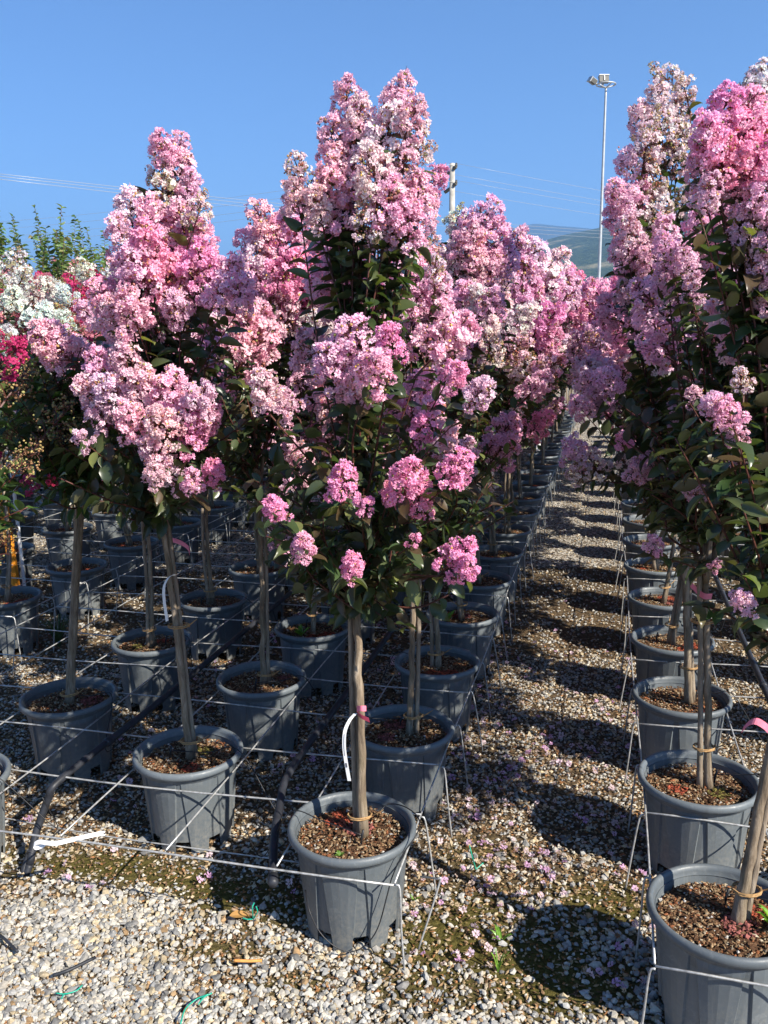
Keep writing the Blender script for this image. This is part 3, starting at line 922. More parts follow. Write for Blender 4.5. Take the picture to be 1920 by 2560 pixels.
rowsB = [(350, 320, 34, p_), (385, 325, 30, p_), (345, 368, 34, w_), (392, 372, 36, p_), (410, 405, 32, p_), (350, 415, 34, w_, 'faded'), (395, 425, 34, p_), (430, 455, 32, w_, 'faded'), (285, 465, 46, w_, 'full'), (335, 480, 50, p_),
         (395, 485, 46, p_), (265, 515, 42, p_), (315, 535, 56, b), (375, 540, 56, b), (435, 525, 42, p_), (430, 575, 46, b), (300, 590, 50, p_), (355, 610, 54, b), (415, 615, 46, p_), (265, 610, 42, m_), (335, 665, 50, p_), (285, 670, 48, p_),
         (240, 680, 42, p_), (220, 640, 34, m_), (380, 660, 38, p_), (500, 585, 36, m_), (520, 635, 38, m_), (470, 635, 36, m_), (460, 590, 36, p_), (215, 795, 42, p_), (275, 790, 46, p_), (240, 850, 50, m_), (305, 845, 52, m_), (365, 850, 52, p_),
         (425, 870, 48, p_), (195, 850, 38, m_), (215, 895, 38, m_), (285, 910, 44, p_), (350, 920, 46, p_), (410, 940, 44, b), (335, 975, 38, p_), (370, 1025, 38, w_), (335, 1025, 30, p_), (415, 1040, 28, p_), (462, 1020, 32, b), (180, 950, 26, m_), (450, 905, 36, b)]
rowsB2 = [(575, 485, 44, p_), (640, 480, 50, p_), (550, 520, 36, p_), (610, 535, 50, p_), (560, 570, 44, m_), (620, 590, 50, b), (690, 555, 46, b), (720, 580, 36, b), (650, 640, 48, b), (580, 635, 44, m_), (700, 630, 44, p_), (620, 685, 42, p_),
          (545, 610, 38, m_), (670, 500, 38, w_), (530, 660, 34, p_), (740, 700, 44, p_), (690, 700, 40, w_), (570, 700, 30, m_), (650, 820, 28, m_), (520, 720, 24, p_, 'small'), (620, 1050, 20, m_, 'small')]
rowsA2 = [(920, 575, 40, p_), (900, 630, 44, p_), (950, 640, 40, p_), (870, 600, 34, p_), (900, 690, 34, m_), (960, 690, 30, p_), (860, 650, 36, p_), (940, 590, 34, w_), (990, 1020, 30, b), (880, 560, 30, w_), (985, 735, 28, m_), (930, 530, 30, p_, 'faded')]
rowsA3 = [(980, 570, 38, w_, 'full'), (1010, 530, 44, p_), (1040, 475, 42, p_), (1015, 495, 34, w_, 'full'), (1070, 520, 42, p_), (985, 480, 28, 'white', 'faded'), (1020, 580, 42, p_), (1060, 590, 44, p_), (1030, 650, 34, w_), (1060, 660, 36, p_), (1095, 560, 36, p_), (1000, 640, 36, p_), (1000, 760, 26, m_), (1060, 720, 30, w_)]
rowsA5 = [(1110, 540, 42, p_), (1150, 565, 42, w_, 'full'), (1190, 575, 38, w_), (1130, 600, 46, p_), (1100, 635, 40, p_), (1180, 630, 44, w_, 'full'), (1150, 655, 40, b), (1180, 695, 44, b), (1190, 740, 30, b), (1225, 640, 36, p_), (1085, 590, 36, p_), (1140, 700, 32, p_), (1110, 730, 26, m_, 'small'), (1120, 880, 20, w_, 'small'), (1210, 610, 32, p_), (1090, 690, 30, w_)]
rowsA7 = [(1240, 615, 34, b), (1270, 640, 32, b), (1215, 640, 30, p_), (1255, 665, 34, b), (1285, 690, 30, b), (1230, 690, 30, p_), (1270, 720, 28, p_), (1200, 680, 28, p_), (1210, 740, 26, m_), (1245, 760, 24, m_), (1290, 730, 24, p_)]
rowsR0 = [(1560, 245, 52, b), (1615, 250, 50, p_), (1530, 300, 50, p_), (1590, 310, 56, b), (1645, 300, 50, b), (1560, 350, 54, b), (1620, 360, 50, b), (1515, 370, 42, p_), (1590, 400, 44, p_), (1655, 370, 46, b), (1530, 420, 36, m_), (1640, 430, 40, m_),
          (1570, 895, 40, m_), (1540, 875, 32, p_), (1600, 820, 28, w_), (1590, 935, 28, m_), (1605, 1300, 33, m_), (1650, 560, 40, m_), (1610, 490, 40, m_), (1655, 640, 34, p_), (1700, 330, 55, b), (1740, 420, 55, p_), (1700, 500, 50, p_), (1720, 700, 45, p_), (1760, 560, 55, p_)]
rowsR1 = [(1560, 500, 42, m_), (1590, 555, 42, p_), (1540, 580, 38, p_), (1480, 560, 34, m_), (1440, 600, 34, p_), (1500, 620, 30, p_), (1620, 600, 34, w_), (1495, 1058, 28, m_), (1545, 1220, 16, m_, 'small'), (1500, 860, 26, p_), (1440, 540, 32, m_), (1410, 1178, 26, m_),
          (1510, 480, 34, p_), (1570, 450, 34, m_), (1530, 680, 28, m_), (1625, 690, 30, p_), (1640, 165, 32, w_, 'full'), (1612, 195, 28, w_, 'faded'), (1657, 205, 34, w_, 'full'), (1600, 228, 26, w_, 'faded'), (1640, 238, 30, w_, 'faded'), (1665, 262, 32, w_, 'full')]
rowsR2 = [(1440, 172, 34, w_), (1480, 195, 28, w_, 'faded'), (1420, 225, 38, w_, 'full'), (1465, 240, 34, w_), (1390, 265, 38, w_, 'full'), (1430, 295, 42, w_), (1478, 290, 30, w_, 'faded'), (1395, 318, 38, w_), (1360, 352, 36, w_, 'full'), (1450, 345, 38, w_, 'faded'), (1405, 395, 38, w_),
          (1345, 430, 42, p_), (1380, 425, 34, b), (1330, 470, 34, p_), (1360, 505, 38, p_), (1390, 465, 34, w_), (1425, 445, 34, w_, 'faded'), (1435, 505, 36, m_), (1475, 440, 34, w_), (1370, 565, 34, p_), (1340, 550, 30, p_), (1400, 560, 30, m_),
          (1275, 840, 40, m_), (1310, 825, 36, m_), (1252, 880, 30, m_), (1300, 870, 30, m_), (1240, 975, 36, m_), (1280, 1000, 36, w_, 'full'), (1250, 1020, 30, w_), (1380, 1015, 34, m_), (1412, 1000, 28, p_), (1350, 1000, 20, w_, 'small'), (1345, 955, 22, b, 'small'), (1430, 795, 22, w_, 'small'), (1350, 630, 28, m_), (1370, 700, 24, m_, 'small')]


def base(pos): return np.array([pos[0], pos[1], .262])


def hero(pos, label, rows, trunk_px, seed, spread=.16, nleafy=26, backs=8, crown_r=.36, low=0, **kw):
    Y = pos[1]
    tr = [base(pos) + np.array([(at_y(*trunk_px[0], Y)[0] - pos[0]), 0, 0])] + [at_y(x, y, Y) for x, y in trunk_px[1:]]
    top = tr[-1]; zs_ = np.array([q['p'][2] for q in plist(rows, Y, top[0], 0)])
    cx = top[0]; c = np.array([cx, Y, top[2] + .38])
    pl = plist(rows, Y, cx, spread, 1.0, seed)
    pl += back_panicles(backs, (cx, Y, top[2] + .45), crown_r * .8, .45, 'pink', seed + 1)
    lt = leaf_targets(nleafy, (cx, Y, top[2] + .25 + low), crown_r, crown_r, .33, seed + 2)
    return plant_tree(pos, label, 'pink crape myrtles beside the gravel aisle', tr, pl, lt, seed, **kw)


hero(pA, 'tall pink crape myrtle, twin-peaked, first pot at the front corner of its block', rowsA, [(783, 1800), (779, 1560), (772, 1400), (770, 1290)], 1, nleafy=54, crown_r=.33, n_leaf=290, low=-.05, ties=(.33, .95), r0=.0138, stake_side=(-.015, .018))
hero(pB, 'pink crape myrtle with a pointed spire and a trunk leaning left out of its pot', rowsB, [(410, 1625), (386, 1400), (365, 1230), (345, 1095)], 2, nleafy=36, n_leaf=260, ties=(.34, .72), r0=.0115, stake_side=(.012, .016))
hero(pB2, 'pink crape myrtle standing behind the leaning one, pink litter on its soil', rowsB2, [(567, 1450), (565, 1250), (560, 1060)], 3, nleafy=34, n_leaf=160, stake_side=(.017, .012))
hero(pA2, 'pink crape myrtle in the aisle row, second pot behind the twin-peaked one', rowsA2, [(885, 1585), (890, 1400), (893, 1260)], 4, nleafy=40, n_leaf=200, stake_side=(.02, .01), low=.02)
hero(pA3, 'pink crape myrtle in the aisle row, third pot, white-topped spray on its crown', rowsA3, [(948, 1420), (942, 1300), (937, 1180)], 5, nleafy=34, crown_r=.38, backs=8, n_leaf=100)
hero(ROW_A[4], 'pale pink crape myrtle, fifth pot of the left aisle row, crown leaning over the aisle', rowsA5, [(1036, 1185), (1030, 1100), (1040, 1000)], 12, nleafy=30, crown_r=.42, backs=8)
hero(ROW_A[6], 'bright pink crape myrtle, seventh pot of the left aisle row, crown over the aisle', rowsA7, [(1100, 1135), (1098, 1060), (1105, 960)], 13, nleafy=26, crown_r=.42, backs=8)
hero(pR0, 'bright pink crape myrtle with a trunk leaning right, front pot right of the aisle', rowsR0, [(1592, 1985), (1618, 1860), (1650, 1700), (1690, 1480)], 6, spread=.1, nleafy=26, low=.2, n_leaf=200, r0=.0145, stake_side=(.021, .008), ties=(.36,))
hero(pR1, 'pink crape myrtle with paired stake and ribbon, second pot right of the aisle', rowsR1, [(1531, 1690), (1529, 1450), (1526, 1250)], 7, spread=.12, nleafy=40, low=.14, n_leaf=290, r0=.012, stake_side=(-.02, .004), ties=(.38, .8))
hero(pR2, 'tall pale crape myrtle with fading spire, third pot right of the aisle', rowsR2, [(1488, 1525), (1482, 1300), (1475, 1120)], 8, nleafy=44, n_leaf=240, r0=.0145, stake_side=(.02, .016), ties=(.42, .85), crown_r=.4)

# the seed-laden tree at the left, with a few crimson flowers left
qC = np.random.default_rng(5)
rowsC = [(65, 1045, 22, 'magenta', 'small'), (112, 1040, 14, 'crimson', 'small'), (235, 905, 16, 'crimson', 'small')]
for _ in range(40):
    rowsC.append((qC.uniform(20, 215), qC.uniform(740, 960), qC.uniform(18, 28), 'crimson', 'seed'))
for _ in range(9):
    rowsC.append((qC.uniform(0, 230), qC.uniform(720, 800), qC.uniform(9, 15), 'crimson', 'small'))
hero(pC, 'seed-laden crape myrtle with last crimson flowers, its stake crossing the trunk', rowsC, [(150, 1500), (164, 1300), (178, 1085)], 9, spread=.14, nleafy=84, backs=0, crown_r=.4, low=.06, n_leaf=180, leafkind='green', stake_side=(-.016, .01), r0=.013)

# ------------------------------------------------------------------ the other trees: kinds copied down the rows
class Kind:
    pass


def make_kind(seed, n, tones, kinds=('full',), leafkind='dark', top=1.0, cz=1.55, rx=.40, rz=.52, spires=0, low=False, nleafy=24, npan_low=4, hspan=1.35):
    k = Kind(); q = np.random.default_rng(seed); k.top = top
    pl = []
    for i in range(n):
        a = i * 2.4 + q.uniform(-.3, .3); h = 1 - hspan * (i + .5) / n if i < n - npan_low else q.uniform(-.9, -.5)
        rr = math.sqrt(max(.05, 1 - h * h)) * q.uniform(.75, 1.05)
        p = np.array([math.cos(a) * rr * rx, math.sin(a) * rr * rx, cz + h * rz + q.uniform(-.06, .06)])
        d = np.array([math.cos(a) * .6, math.sin(a) * .6, .65]); d /= np.linalg.norm(d)
        pl.append(dict(p=p, d=d, r=q.uniform(.05, .08), tone=tones[q.integers(0, len(tones))], kind=kinds[q.integers(0, len(kinds))]))
    lt = leaf_targets(nleafy, (0, 0, cz - .22), rx * .95, rx * .95, rz * .62, seed + 3)
    for i in range(spires):
        a = q.uniform(0, 6.28); u_ = q.uniform(.1, .9) * rx; tipz = cz + rz + q.uniform(.2, .8); bx_, by_ = math.cos(a) * u_, math.sin(a) * u_
        lt.append(np.array([bx_, by_, tipz]))
        for c_ in range(4):
            aa = c_ * 1.26 + q.uniform(0, .6); lt.append(np.array([bx_ + .06 * math.cos(aa), by_ + .06 * math.sin(aa), tipz - q.uniform(.2, .5)]))
    sway = q.uniform(-.03, .03, 2)
    gt, P = trunk_geo([(0, 0, .262), (sway[0], sway[1], .262 + (top - .262) * .5), (0, 0, top)], .0115, .008, 12, seed=seed)
    k.trunk = gt.mesh('trunk', [MAT['bark']], True)
    gs, _ = trunk_geo([(.02, .008, .25), (sway[0] + .019, sway[1] + .008, .6), (.018, .008, top + .05)], .008, .007, 8, .001, seed + 5); k.stake = gs.mesh('stake', [MAT['stake']], True)
    k.tie = tie_mesh(np.array([.01, .004, .36]), .026, seed)
    gb, (lp, Fm, L, C) = build_crown(P[-1], pl, lt, seed + 9, leafkind, .019 if spires else .024, leaf_len=(.042, .075) if spires else (.038, .066))
    k.branches = gb.mesh('branches', [MAT['bark'], MAT['shoot']], True)
    g = Geo(); leaves_to_geo(g, lp, Fm, L, C); k.foliage = g.mesh('foliage', [MAT['leaf']], True)
    k.pan = pl
    # the same flowers as one light mesh, for trees far down the row
    g = Geo()
    for w in pl:
        src = PAN_LOW[w['kind']][q.integers(0, len(PAN_LOW[w['kind']]))]; mtx = np.array(pan_matrix(w['p'], w['d'], w['r'], q.uniform(0, 6)))
        Vs = np.concatenate(src.V); C_ = np.concatenate(src.C).copy(); Vs = Vs @ mtx[:3, :3].T + mtx[:3, 3]
        n0 = g.n
        rel = np.array(TONE[w['tone']]) / np.array(TONE[pl[0]['tone']])
        pet = np.zeros(len(Vs), bool)
        for f, mi in zip(src.F, src.mi):
            pet[f[mi == 0].ravel()] = True
        C_[pet] *= rel
        g.V.append(Vs); g.C.append(C_); g.n += len(Vs)
        for f, mi in zip(src.F, src.mi): g.F.append(f + n0); g.mi.append(mi)
    k.blossom = g.mesh('blossom', PMATS); k.tone0 = TONE[pl[0]['tone']]
    return k


def put_kind(k, pos, label, group, near, i, scale=1.0, colshift=1.0, name='potted_crape_myrtle'):
    q = np.random.default_rng(1000 + i); rz = q.uniform(0, 6.28)
    root = thing(name, label, 'potted tree', (pos[0], pos[1], 0), 0, group)
    add_pot(root, i, rz)
    tilt = Matrix.Rotation(rz, 4, 'Z') @ Matrix.Translation((0, 0, .262)) @ Matrix.Rotation(q.normal(0, .045), 4, 'X') @ Matrix.Translation((0, 0, -.262))
    s = Matrix.Translation((0, 0, .262)) @ Matrix.Diagonal((q.uniform(.9, 1.12), q.uniform(.9, 1.12), scale, 1)) @ Matrix.Translation((0, 0, -.262))
    T = tilt @ s
    obj('trunk', k.trunk, root, T); st = obj('stake', k.stake, root, T); 
    if near: obj('tie', k.tie, st)
    obj('branches', k.branches, root, T)
    f = obj('foliage', k.foliage, root, T); f['kind'] = 'stuff'
    if near:
        for w in k.pan:
            m = PAN[w['kind']][q.integers(0, len(PAN[w['kind']]))]
            p = T @ Vector(w['p']); d = tilt.to_3x3() @ Vector(w['d'])
            o = obj('flower_panicle', m, root, pan_matrix(p, d, w['r'], q.uniform(0, 6.28))); o.color = (*np.clip(np.array(TONE[w['tone']]) * q.uniform(.92, 1.06, 3), 0, 1), 1)
    else:
        o = obj('blossom', k.blossom, root, T); o.color = (*np.clip(np.array(k.tone0) * q.uniform(.93, 1.05, 3), 0, 1), 1)
    return root


K_PINK = [make_kind(31, 30, ('pink', 'bright', 'pale')), make_kind(32, 28, ('pink', 'pink', 'shaded_pink'), rz=.46, cz=1.5, rx=.44), make_kind(33, 32, ('bright', 'pink', 'pale'), ('full', 'full', 'faded'), cz=1.6, rz=.58), make_kind(34, 26, ('pale', 'pink', 'bright'), ('full', 'faded'), cz=1.48, rz=.48)]
K_CRIM = [make_kind(41, 30, ('crimson', 'crimson', 'magenta'), ('full', 'small', 'seed'), 'green', cz=1.5, npan_low=0, hspan=1.0, nleafy=36), make_kind(42, 30, ('coral', 'crimson'), ('full', 'seed', 'small'), 'green', cz=1.48, npan_low=0, hspan=1.0, nleafy=36)]
K_WHITE = [make_kind(51, 28, ('white',), ('full', 'full', 'faded'), 'dark', cz=1.55, npan_low=1, hspan=1.1)]
K_CORAL = [make_kind(61, 26, ('coral', 'pale'), ('full', 'faded'), 'green', cz=1.65, rz=.55)]
K_LEAFY = [make_kind(71, 12, ('coral', 'pale'), ('faded', 'small'), 'fresh', cz=1.6, rz=.5, spires=3, nleafy=12), make_kind(72, 8, ('coral',), ('faded', 'seed'), 'fresh', cz=1.7, rz=.5, spires=4, nleafy=12)]
K_SEED = make_kind(91, 24, ('crimson',), ('seed', 'seed', 'seed', 'small'), 'green', cz=1.5, nleafy=40)
SHORT = make_kind(81, 12, ('pink', 'shaded_pink'), ('small', 'full'), 'dark', top=.62, cz=1.0, rx=.3, rz=.34, nleafy=26)

for ks, ds in ((K_PINK, ['rounded mixed pink', 'broad pink', 'tall bright pink', 'pale fading pink']), (K_CRIM, ['crimson and magenta', 'coral red']), (K_WHITE, ['white']), (K_CORAL, ['coral and pale pink']), (K_LEAFY, ['leafy green', 'tall green'])):
    for k_, d_ in zip(ks, ds): k_.desc = d_
n_i = [0]


ORD = ['first', 'second', 'third', 'fourth', 'fifth', 'sixth', 'seventh', 'eighth', 'ninth', 'tenth']


def fill(row, start, pick, where, group, scale=(.9, 1.05)):
    for k in range(start, len(row)):
        if row is ROW_A and k in (4, 6): continue
        pos = row[k]; n_i[0] += 1; q = np.random.default_rng(7000 + n_i[0])
        near = math.hypot(*pos) < 6.2
        jit = q.normal(0, .012, 2)
        kk = pick[q.integers(0, len(pick))]
        label = '%s crape myrtle, %s pot back, %s' % (kk.desc, ORD[k], where) if k < 9 else '%s crape myrtle far down the %s' % (kk.desc, where)
        put_kind(kk, pos + jit, label, group, near, n_i[0], q.uniform(*scale))


fill(ROW_A, 3, K_PINK, 'left aisle row', 'pink crape myrtles lining the left of the aisle', (.86, 1.0))
fill(ROW_B, 3, K_PINK, 'middle row of the left block', 'pink crape myrtles in the middle row', (.88, 1.02))
put_kind(SHORT, ROW_B[2], 'short-stemmed crape myrtle with low dark foliage, weeds sprouting in its pot', None, True, 900, 1.0)
put_kind(K_SEED, ROW_C[0], 'seed-laden crape myrtle at the front of the third row, by the folded hose end', None, True, 901, .86)
put_kind(K_PINK[1], ROW_C[2], 'pink crape myrtle in the third row, pale straight stem behind the leaning trunk', None, True, 902, .92)
put_kind(K_PINK[3], ROW_C[3], 'pink crape myrtle in the third row, red ribbon beside its stem', None, True, 903, .92)
fill(ROW_C, 4, K_PINK, 'third row of the left block', 'pink crape myrtles in the third row', (.86, .98))
fill(ROW_E, 0, [K_CRIM[0], K_WHITE[0], K_WHITE[0], K_CRIM[1]], 'first row across the left path', 'mixed crape myrtles across the left path', (.94, 1.05))
fill(ROW_F, 0, [K_WHITE[0], K_CRIM[0], K_CRIM[1]], 'second row across the left path', 'mixed crape myrtles in the second row across the path', (.98, 1.08))
fill(ROW_G, 0, [K_CORAL[0], K_CRIM[0], K_CRIM[1]], 'third row across the left path', 'coral crape myrtles farther left', (.95, 1.06))
fill(ROW_H, 0, [K_CORAL[0], K_CORAL[0], K_LEAFY[1]], 'fourth row across the left path', 'leafy crape myrtles behind', (.98, 1.1))
fill(ROW_I, 0, [K_LEAFY[0], K_LEAFY[1]], 'last row across the left path', 'leafy crape myrtles in the last row', (1.02, 1.14))
fill(ROW_R, 3, K_PINK, 'right aisle row', 'pink crape myrtles lining the right of the aisle', (.92, 1.06))
fill(ROW_S, 0, K_PINK, 'second row right of the aisle', 'pink crape myrtles in the second right row', (.95, 1.08))

# ------------------------------------------------------------------ wire support grids
def wire_grid(O, a, ncross, nrow, label, front_low=False):
    root = thing('wire_support_grid', label, 'wire grid', (O[0], O[1], 0))
    q = np.random.default_rng(int(abs(O[0] * 1000)) + 3)
    for i in range(ncross):
        e0 = i * U / 2 - (UN * .008 if i == 0 else 0); e1 = e0 + nrow * a; zz = WIRE_Z + q.uniform(-.006, .006)
        t = np.linspace(0, 1, 14)
        P = np.stack([e0[0] + (e1[0] - e0[0]) * t, e0[1] + (e1[1] - e0[1]) * t, zz + .006 * np.sin(t * 9 + q.uniform(0, 6)) + 0 * t], -1)
        P[:, 1] += .004 * np.sin(t * 7 + q.uniform(0, 6))
        g = Geo(); add_tube(g, P, .003, 6); obj('wire', g.mesh('wire', [MAT['wire']], True), root)
        for (e, sgn) in ((e0, -1), (e1, 1)):
            k = q.uniform(.02, .06); off = a / np.linalg.norm(a) * sgn
            pth = smooth_path([(e[0], e[1], zz), (e[0] + off[0] * .012, e[1] + off[1] * .012, zz - .012), (e[0] + off[0] * k * .6, e[1] + off[1] * k * .6 - .004, zz * .5), (e[0] + off[0] * k, e[1] + off[1] * k - .012, -.02)], 10)
            g = Geo(); add_tube(g, pth, .003, 5); obj('leg', g.mesh('leg', [MAT['wire']], True), root)
    for j in range(nrow + 1):
        e0 = j * a - U * .0; e1 = e0 + (ncross - 1) * U / 2; n = ncross * 2
        t = np.linspace(0, 1, n); ph = q.uniform(0, 6)
        P = np.stack([e0[0] + (e1[0] - e0[0]) * t, e0[1] + (e1[1] - e0[1]) * t, WIRE_Z + .0045 + .004 * np.sin(t * 40 + ph)], -1); P[:, 0] += .005 * np.sin(t * 23 + ph)
        g = Geo(); add_tube(g, P, .0029, 6); obj('wire', g.mesh('wire', [MAT['wire']], True), root)
    if front_low:
        P = [at_z(x, y, .035) - np.array([O[0], O[1], 0]) for x, y in ((-80, 1752), (0, 1765), (120, 1788), (240, 1808), (400, 1830), (560, 1851), (680, 1868))]
        g = Geo(); add_tube(g, smooth_path(P, 16), .0026, 5); obj('wire', g.mesh('wire', [MAT['wire']], True), root)
    return root


wire_grid(GRID_O, A_, 34, 7, 'galvanised wire grid holding the pots of the three rows left of the aisle', True)
wire_grid(GRID_R, -A_, 30, 4, 'galvanised wire grid holding the pots right of the aisle')
wire_grid(E0 - .5 * -A_ * -1 - U / 4, A_ * 1.05, 24, 7, 'galvanised wire grid holding the mixed myrtles across the left path')

# doubled, bent wire ends beside the front pot
for (pts, lab) in (([(1070 / 2.37, 1165 / 2.37), (1165 / 2.37, 1178 / 2.37), (1180 / 2.37, 1210 / 2.37), (1050 / 2.37, 1620 / 2.37)], 'bent wire pin leaning beside the front pot at the aisle corner'),):
    Q = [((600 + x) / S_D, (1700 + y) / S_D) for x, y in pts]
    P = [at_y(Q[0][0], Q[0][1], 2.16), at_y(Q[1][0], Q[1][1], 2.1), at_y(Q[2][0], Q[2][1], 2.09), at_z(Q[3][0], Q[3][1], -.01)]
    g = Geo(); add_tube(g, smooth_path(P, 16), .0028, 6); thing('wire_pin', lab, 'wire pin', data=g.mesh('wire_pin', [MAT['wire']], True))

# ------------------------------------------------------------------ irrigation hoses and drip tubes
def hose(pts, label, r_=.0125, fold=None):
    root = thing('irrigation_hose', label, 'hose')
    P = smooth_path(pts, 60)
    g = Geo(); add_tube(g, P, r_, 9); obj('pipe', g.mesh('pipe', [MAT['hose']], True), root)
    if fold:
        d = P[0] - P[3]; d /= np.linalg.norm(d); side = np.cross(d, [0, 0, 1.0])
        pth = smooth_path([P[0] - d * .0, P[0] + d * .03 + side * .012, P[0] + d * .012 + side * .03, P[0] - d * .03 + side * .018], 14)
        g = Geo(); add_tube(g, pth, r_ * np.linspace(1, .75, 14), 9); obj('folded_end', g.mesh('folded_end', [MAT['hose']], True), root)
        g = Geo(); c = P[1] + side * .006; a = np.linspace(0, 6.3, 14)
        add_tube(g, np.stack([c[0] + side[0] * .024 * np.cos(a), c[1] + side[1] * .024 * np.cos(a), c[2] + .02 * np.sin(a)], -1), .004, 5); obj('clamp', g.mesh('clamp', [MAT['hose']], True), root)
    else:
        d = P[0] - P[2]; d /= np.linalg.norm(d)
        g = Geo(); add_tube(g, np.array([P[0] - d * .005, P[0] + d * .02, P[0] + d * .028]), [r_ * 1.2, r_ * 1.2, r_ * .9], 9); obj('end_cap', g.mesh('end_cap', [MAT['hose']], True), root)
    for k in (14, 26, 38, 50):
        d = P[k + 1] - P[k - 1]; d /= np.linalg.norm(d)
        g = Geo(); add_tube(g, np.array([P[k] - d * .016, P[k] - d * .013, P[k] + d * .013, P[k] + d * .016]), [r_ * 1.0, r_ * 1.28, r_ * 1.28, r_], 9); obj('coupling', g.mesh('coupling', [MAT['hose']], True), root)
    return P


zt = WIRE_Z + .02
H1 = [at_z(590, 1895, .2), at_z(592, 1815, .225), at_z(605, 1740, .25)] + [np.array([*(cell(GRID_O, i, 1) + [.03, 0]), zt - (.0 if i else 0)]) for i in range(1, 26, 2)]
hose(H1, 'black irrigation hose laid over the wire between the aisle row and the middle row')
H2 = [at_z(64, 1868, .02), at_z(78, 1800, .10), at_z(105, 1725, .2), at_z(135, 1680, .25)] + [np.array([*(cell(GRID_O, i, 3)), zt]) for i in range(2, 26, 2)]
hose(H2, 'black irrigation hose with folded end lying on the gravel at the front', fold=True)
H3 = [np.array([*(cell(GRID_R, i, 1, -A_)), zt if i > 0 else .1]) for i in range(0, 22, 2)]
hose(H3, 'black irrigation hose running behind the pots right of the aisle')


def drip(pos, k, frm, label):
    q = np.random.default_rng(600 + k); a = q.uniform(0, 6.28)
    root = thing('drip_tube', label, 'drip tube', group='drip tubes feeding the pots')
    e = np.array([pos[0] + .06 * math.cos(a), pos[1] + .06 * math.sin(a), .275])
    d = np.array([frm[0] - pos[0], frm[1] - pos[1], 0]); d /= np.linalg.norm(d)
    rimp = np.array([pos[0], pos[1], 0]) + d * .178
    pth = smooth_path([frm, frm + (rimp - frm) * .35 + np.array([q.normal(0, .05), q.normal(0, .05), -.03]), rimp + np.array([0, 0, .318]) + d * .006, rimp * .55 + e * .45 + np.array([0, 0, .17 + .03 * q.uniform() - .0]), e + [0, 0, .03]], 30)
    pth[:, 2] = np.maximum(pth[:, 2], .02)
    g = Geo(); add_tube(g, pth, .0017, 5); obj('tube', g.mesh('tube', [MAT['drip']], True), root)
    g = Geo(); add_tube(g, np.array([e + [0, 0, -.012], e + [0, 0, .02], e + [.006, 0, .045]]), [.002, .0035, .003], 6); obj('dripper', g.mesh('dripper', [MAT['drip']], True), root)


dn = 0
for row, j in ((ROW_A, 1), (ROW_B, 1), (ROW_C, 3)):
    for k in range(0, 7):
        pos = row[k]; i = 2 * k + (1 if row is ROW_B else 0); hp = cell(GRID_O, i, j)
        dn += 1; drip(pos, dn, np.array([hp[0], hp[1], zt]), 'thin black drip tube over the rim of the %s pot, %s' % (ORD[k], {id(ROW_A): 'left aisle row', id(ROW_B): 'middle row', id(ROW_C): 'third row'}[id(row)]))
for k in range(0, 6):
    hp = cell(GRID_R, 2 * k, 1, -A_); dn += 1; drip(ROW_R[k], dn, np.array([hp[0], hp[1], zt]), 'thin black drip tube over the rim of the %s pot, right aisle row' % ORD[k])
# the loose loop hanging down the front pot
Q = [(263, 1140), (300, 1340), (400, 1560), (560, 1720), (740, 1780), (900, 1700), (1020, 1520), (1110, 1200), (1165, 1000), (1280, 760), (1420, 560), (1440, 400), (1300, 280), (1130, 250), (1030, 330)]
P = []
for k, (x, y) in enumerate(Q):
    xd, yd = (700 + x / 4.1475) / S_D, (1950 + y / 4.1475) / S_D
    Yk = [2.10, 2.05, 2.03, 2.015, 2.02, 2.02, 2.025, 2.04, 2.05, 2.07, 2.1, 2.16, 2.22, 2.24, 2.22][k]
    P.append(at_y(xd, yd, Yk))
g = Geo(); add_tube(g, smooth_path(P, 60), .0018, 5); thing('drip_tube', 'loose black drip tube looping down the front of the corner pot', 'drip tube', data=g.mesh('drip_tube', [MAT['drip']], True))

# ------------------------------------------------------------------ tags and ribbons
def strip(P, width_dir, w, thick=.0008):
    P = np.asarray(P); n = len(P); wd = np.asarray(width_dir, float)
    if wd.ndim == 1: wd = np.tile(wd, (n, 1))
    wd = wd / np.linalg.norm(wd, axis=1)[:, None] * w / 2
    T = np.gradient(P, axis=0); N = np.cross(T, wd); N /= np.linalg.norm(N, axis=1)[:, None] + 1e-9; N *= thick / 2
    V = np.concatenate([P - wd - N, P + wd - N, P + wd + N, P - wd + N]).reshape(4, n, 3).transpose(1, 0, 2).reshape(-1, 3)
    Fq = [(i * 4 + k, i * 4 + (k + 1) % 4, (i + 1) * 4 + (k + 1) % 4, (i + 1) * 4 + k) for i in range(n - 1) for k in range(4)] + [(3, 2, 1, 0), (n * 4 - 4, n * 4 - 3, n * 4 - 2, n * 4 - 1)]
    return V, Fq


def paper_strip(name, label, cat, pts, wd, w, mat, n=20, marks=None, twist=None):
    root = thing(name, label, cat)
    P = smooth_path(pts, n); g = Geo(); V, Fq = strip(P, wd if twist is None else twist, w); g.add(V, Fq)
    obj('strip', g.mesh('strip', [MAT[mat]]), root)
    if marks:
        for (t0, t1, off, ww) in marks:
            i0, i1 = int(t0 * (n - 1)), max(int(t1 * (n - 1)), int(t0 * (n - 1)) + 1)
            wv = np.asarray(wd, float); wv /= np.linalg.norm(wv)
            T = P[i1] - P[i0]; Nn = np.cross(T, wv); Nn /= np.linalg.norm(Nn); 
            if Nn[1] > 0: Nn = -Nn
            g = Geo(); V, Fq = strip(P[i0:i1 + 1] + wv * off + Nn * .0012, wd, ww, .0004); g.add(V, Fq); obj('print', g.mesh('print', [MAT['ink']]), root)
    return root


def z2(x, y, Y): return at_y((840 + x / 9.617) / S_D, (1740 + y / 9.617) / S_D, Y)


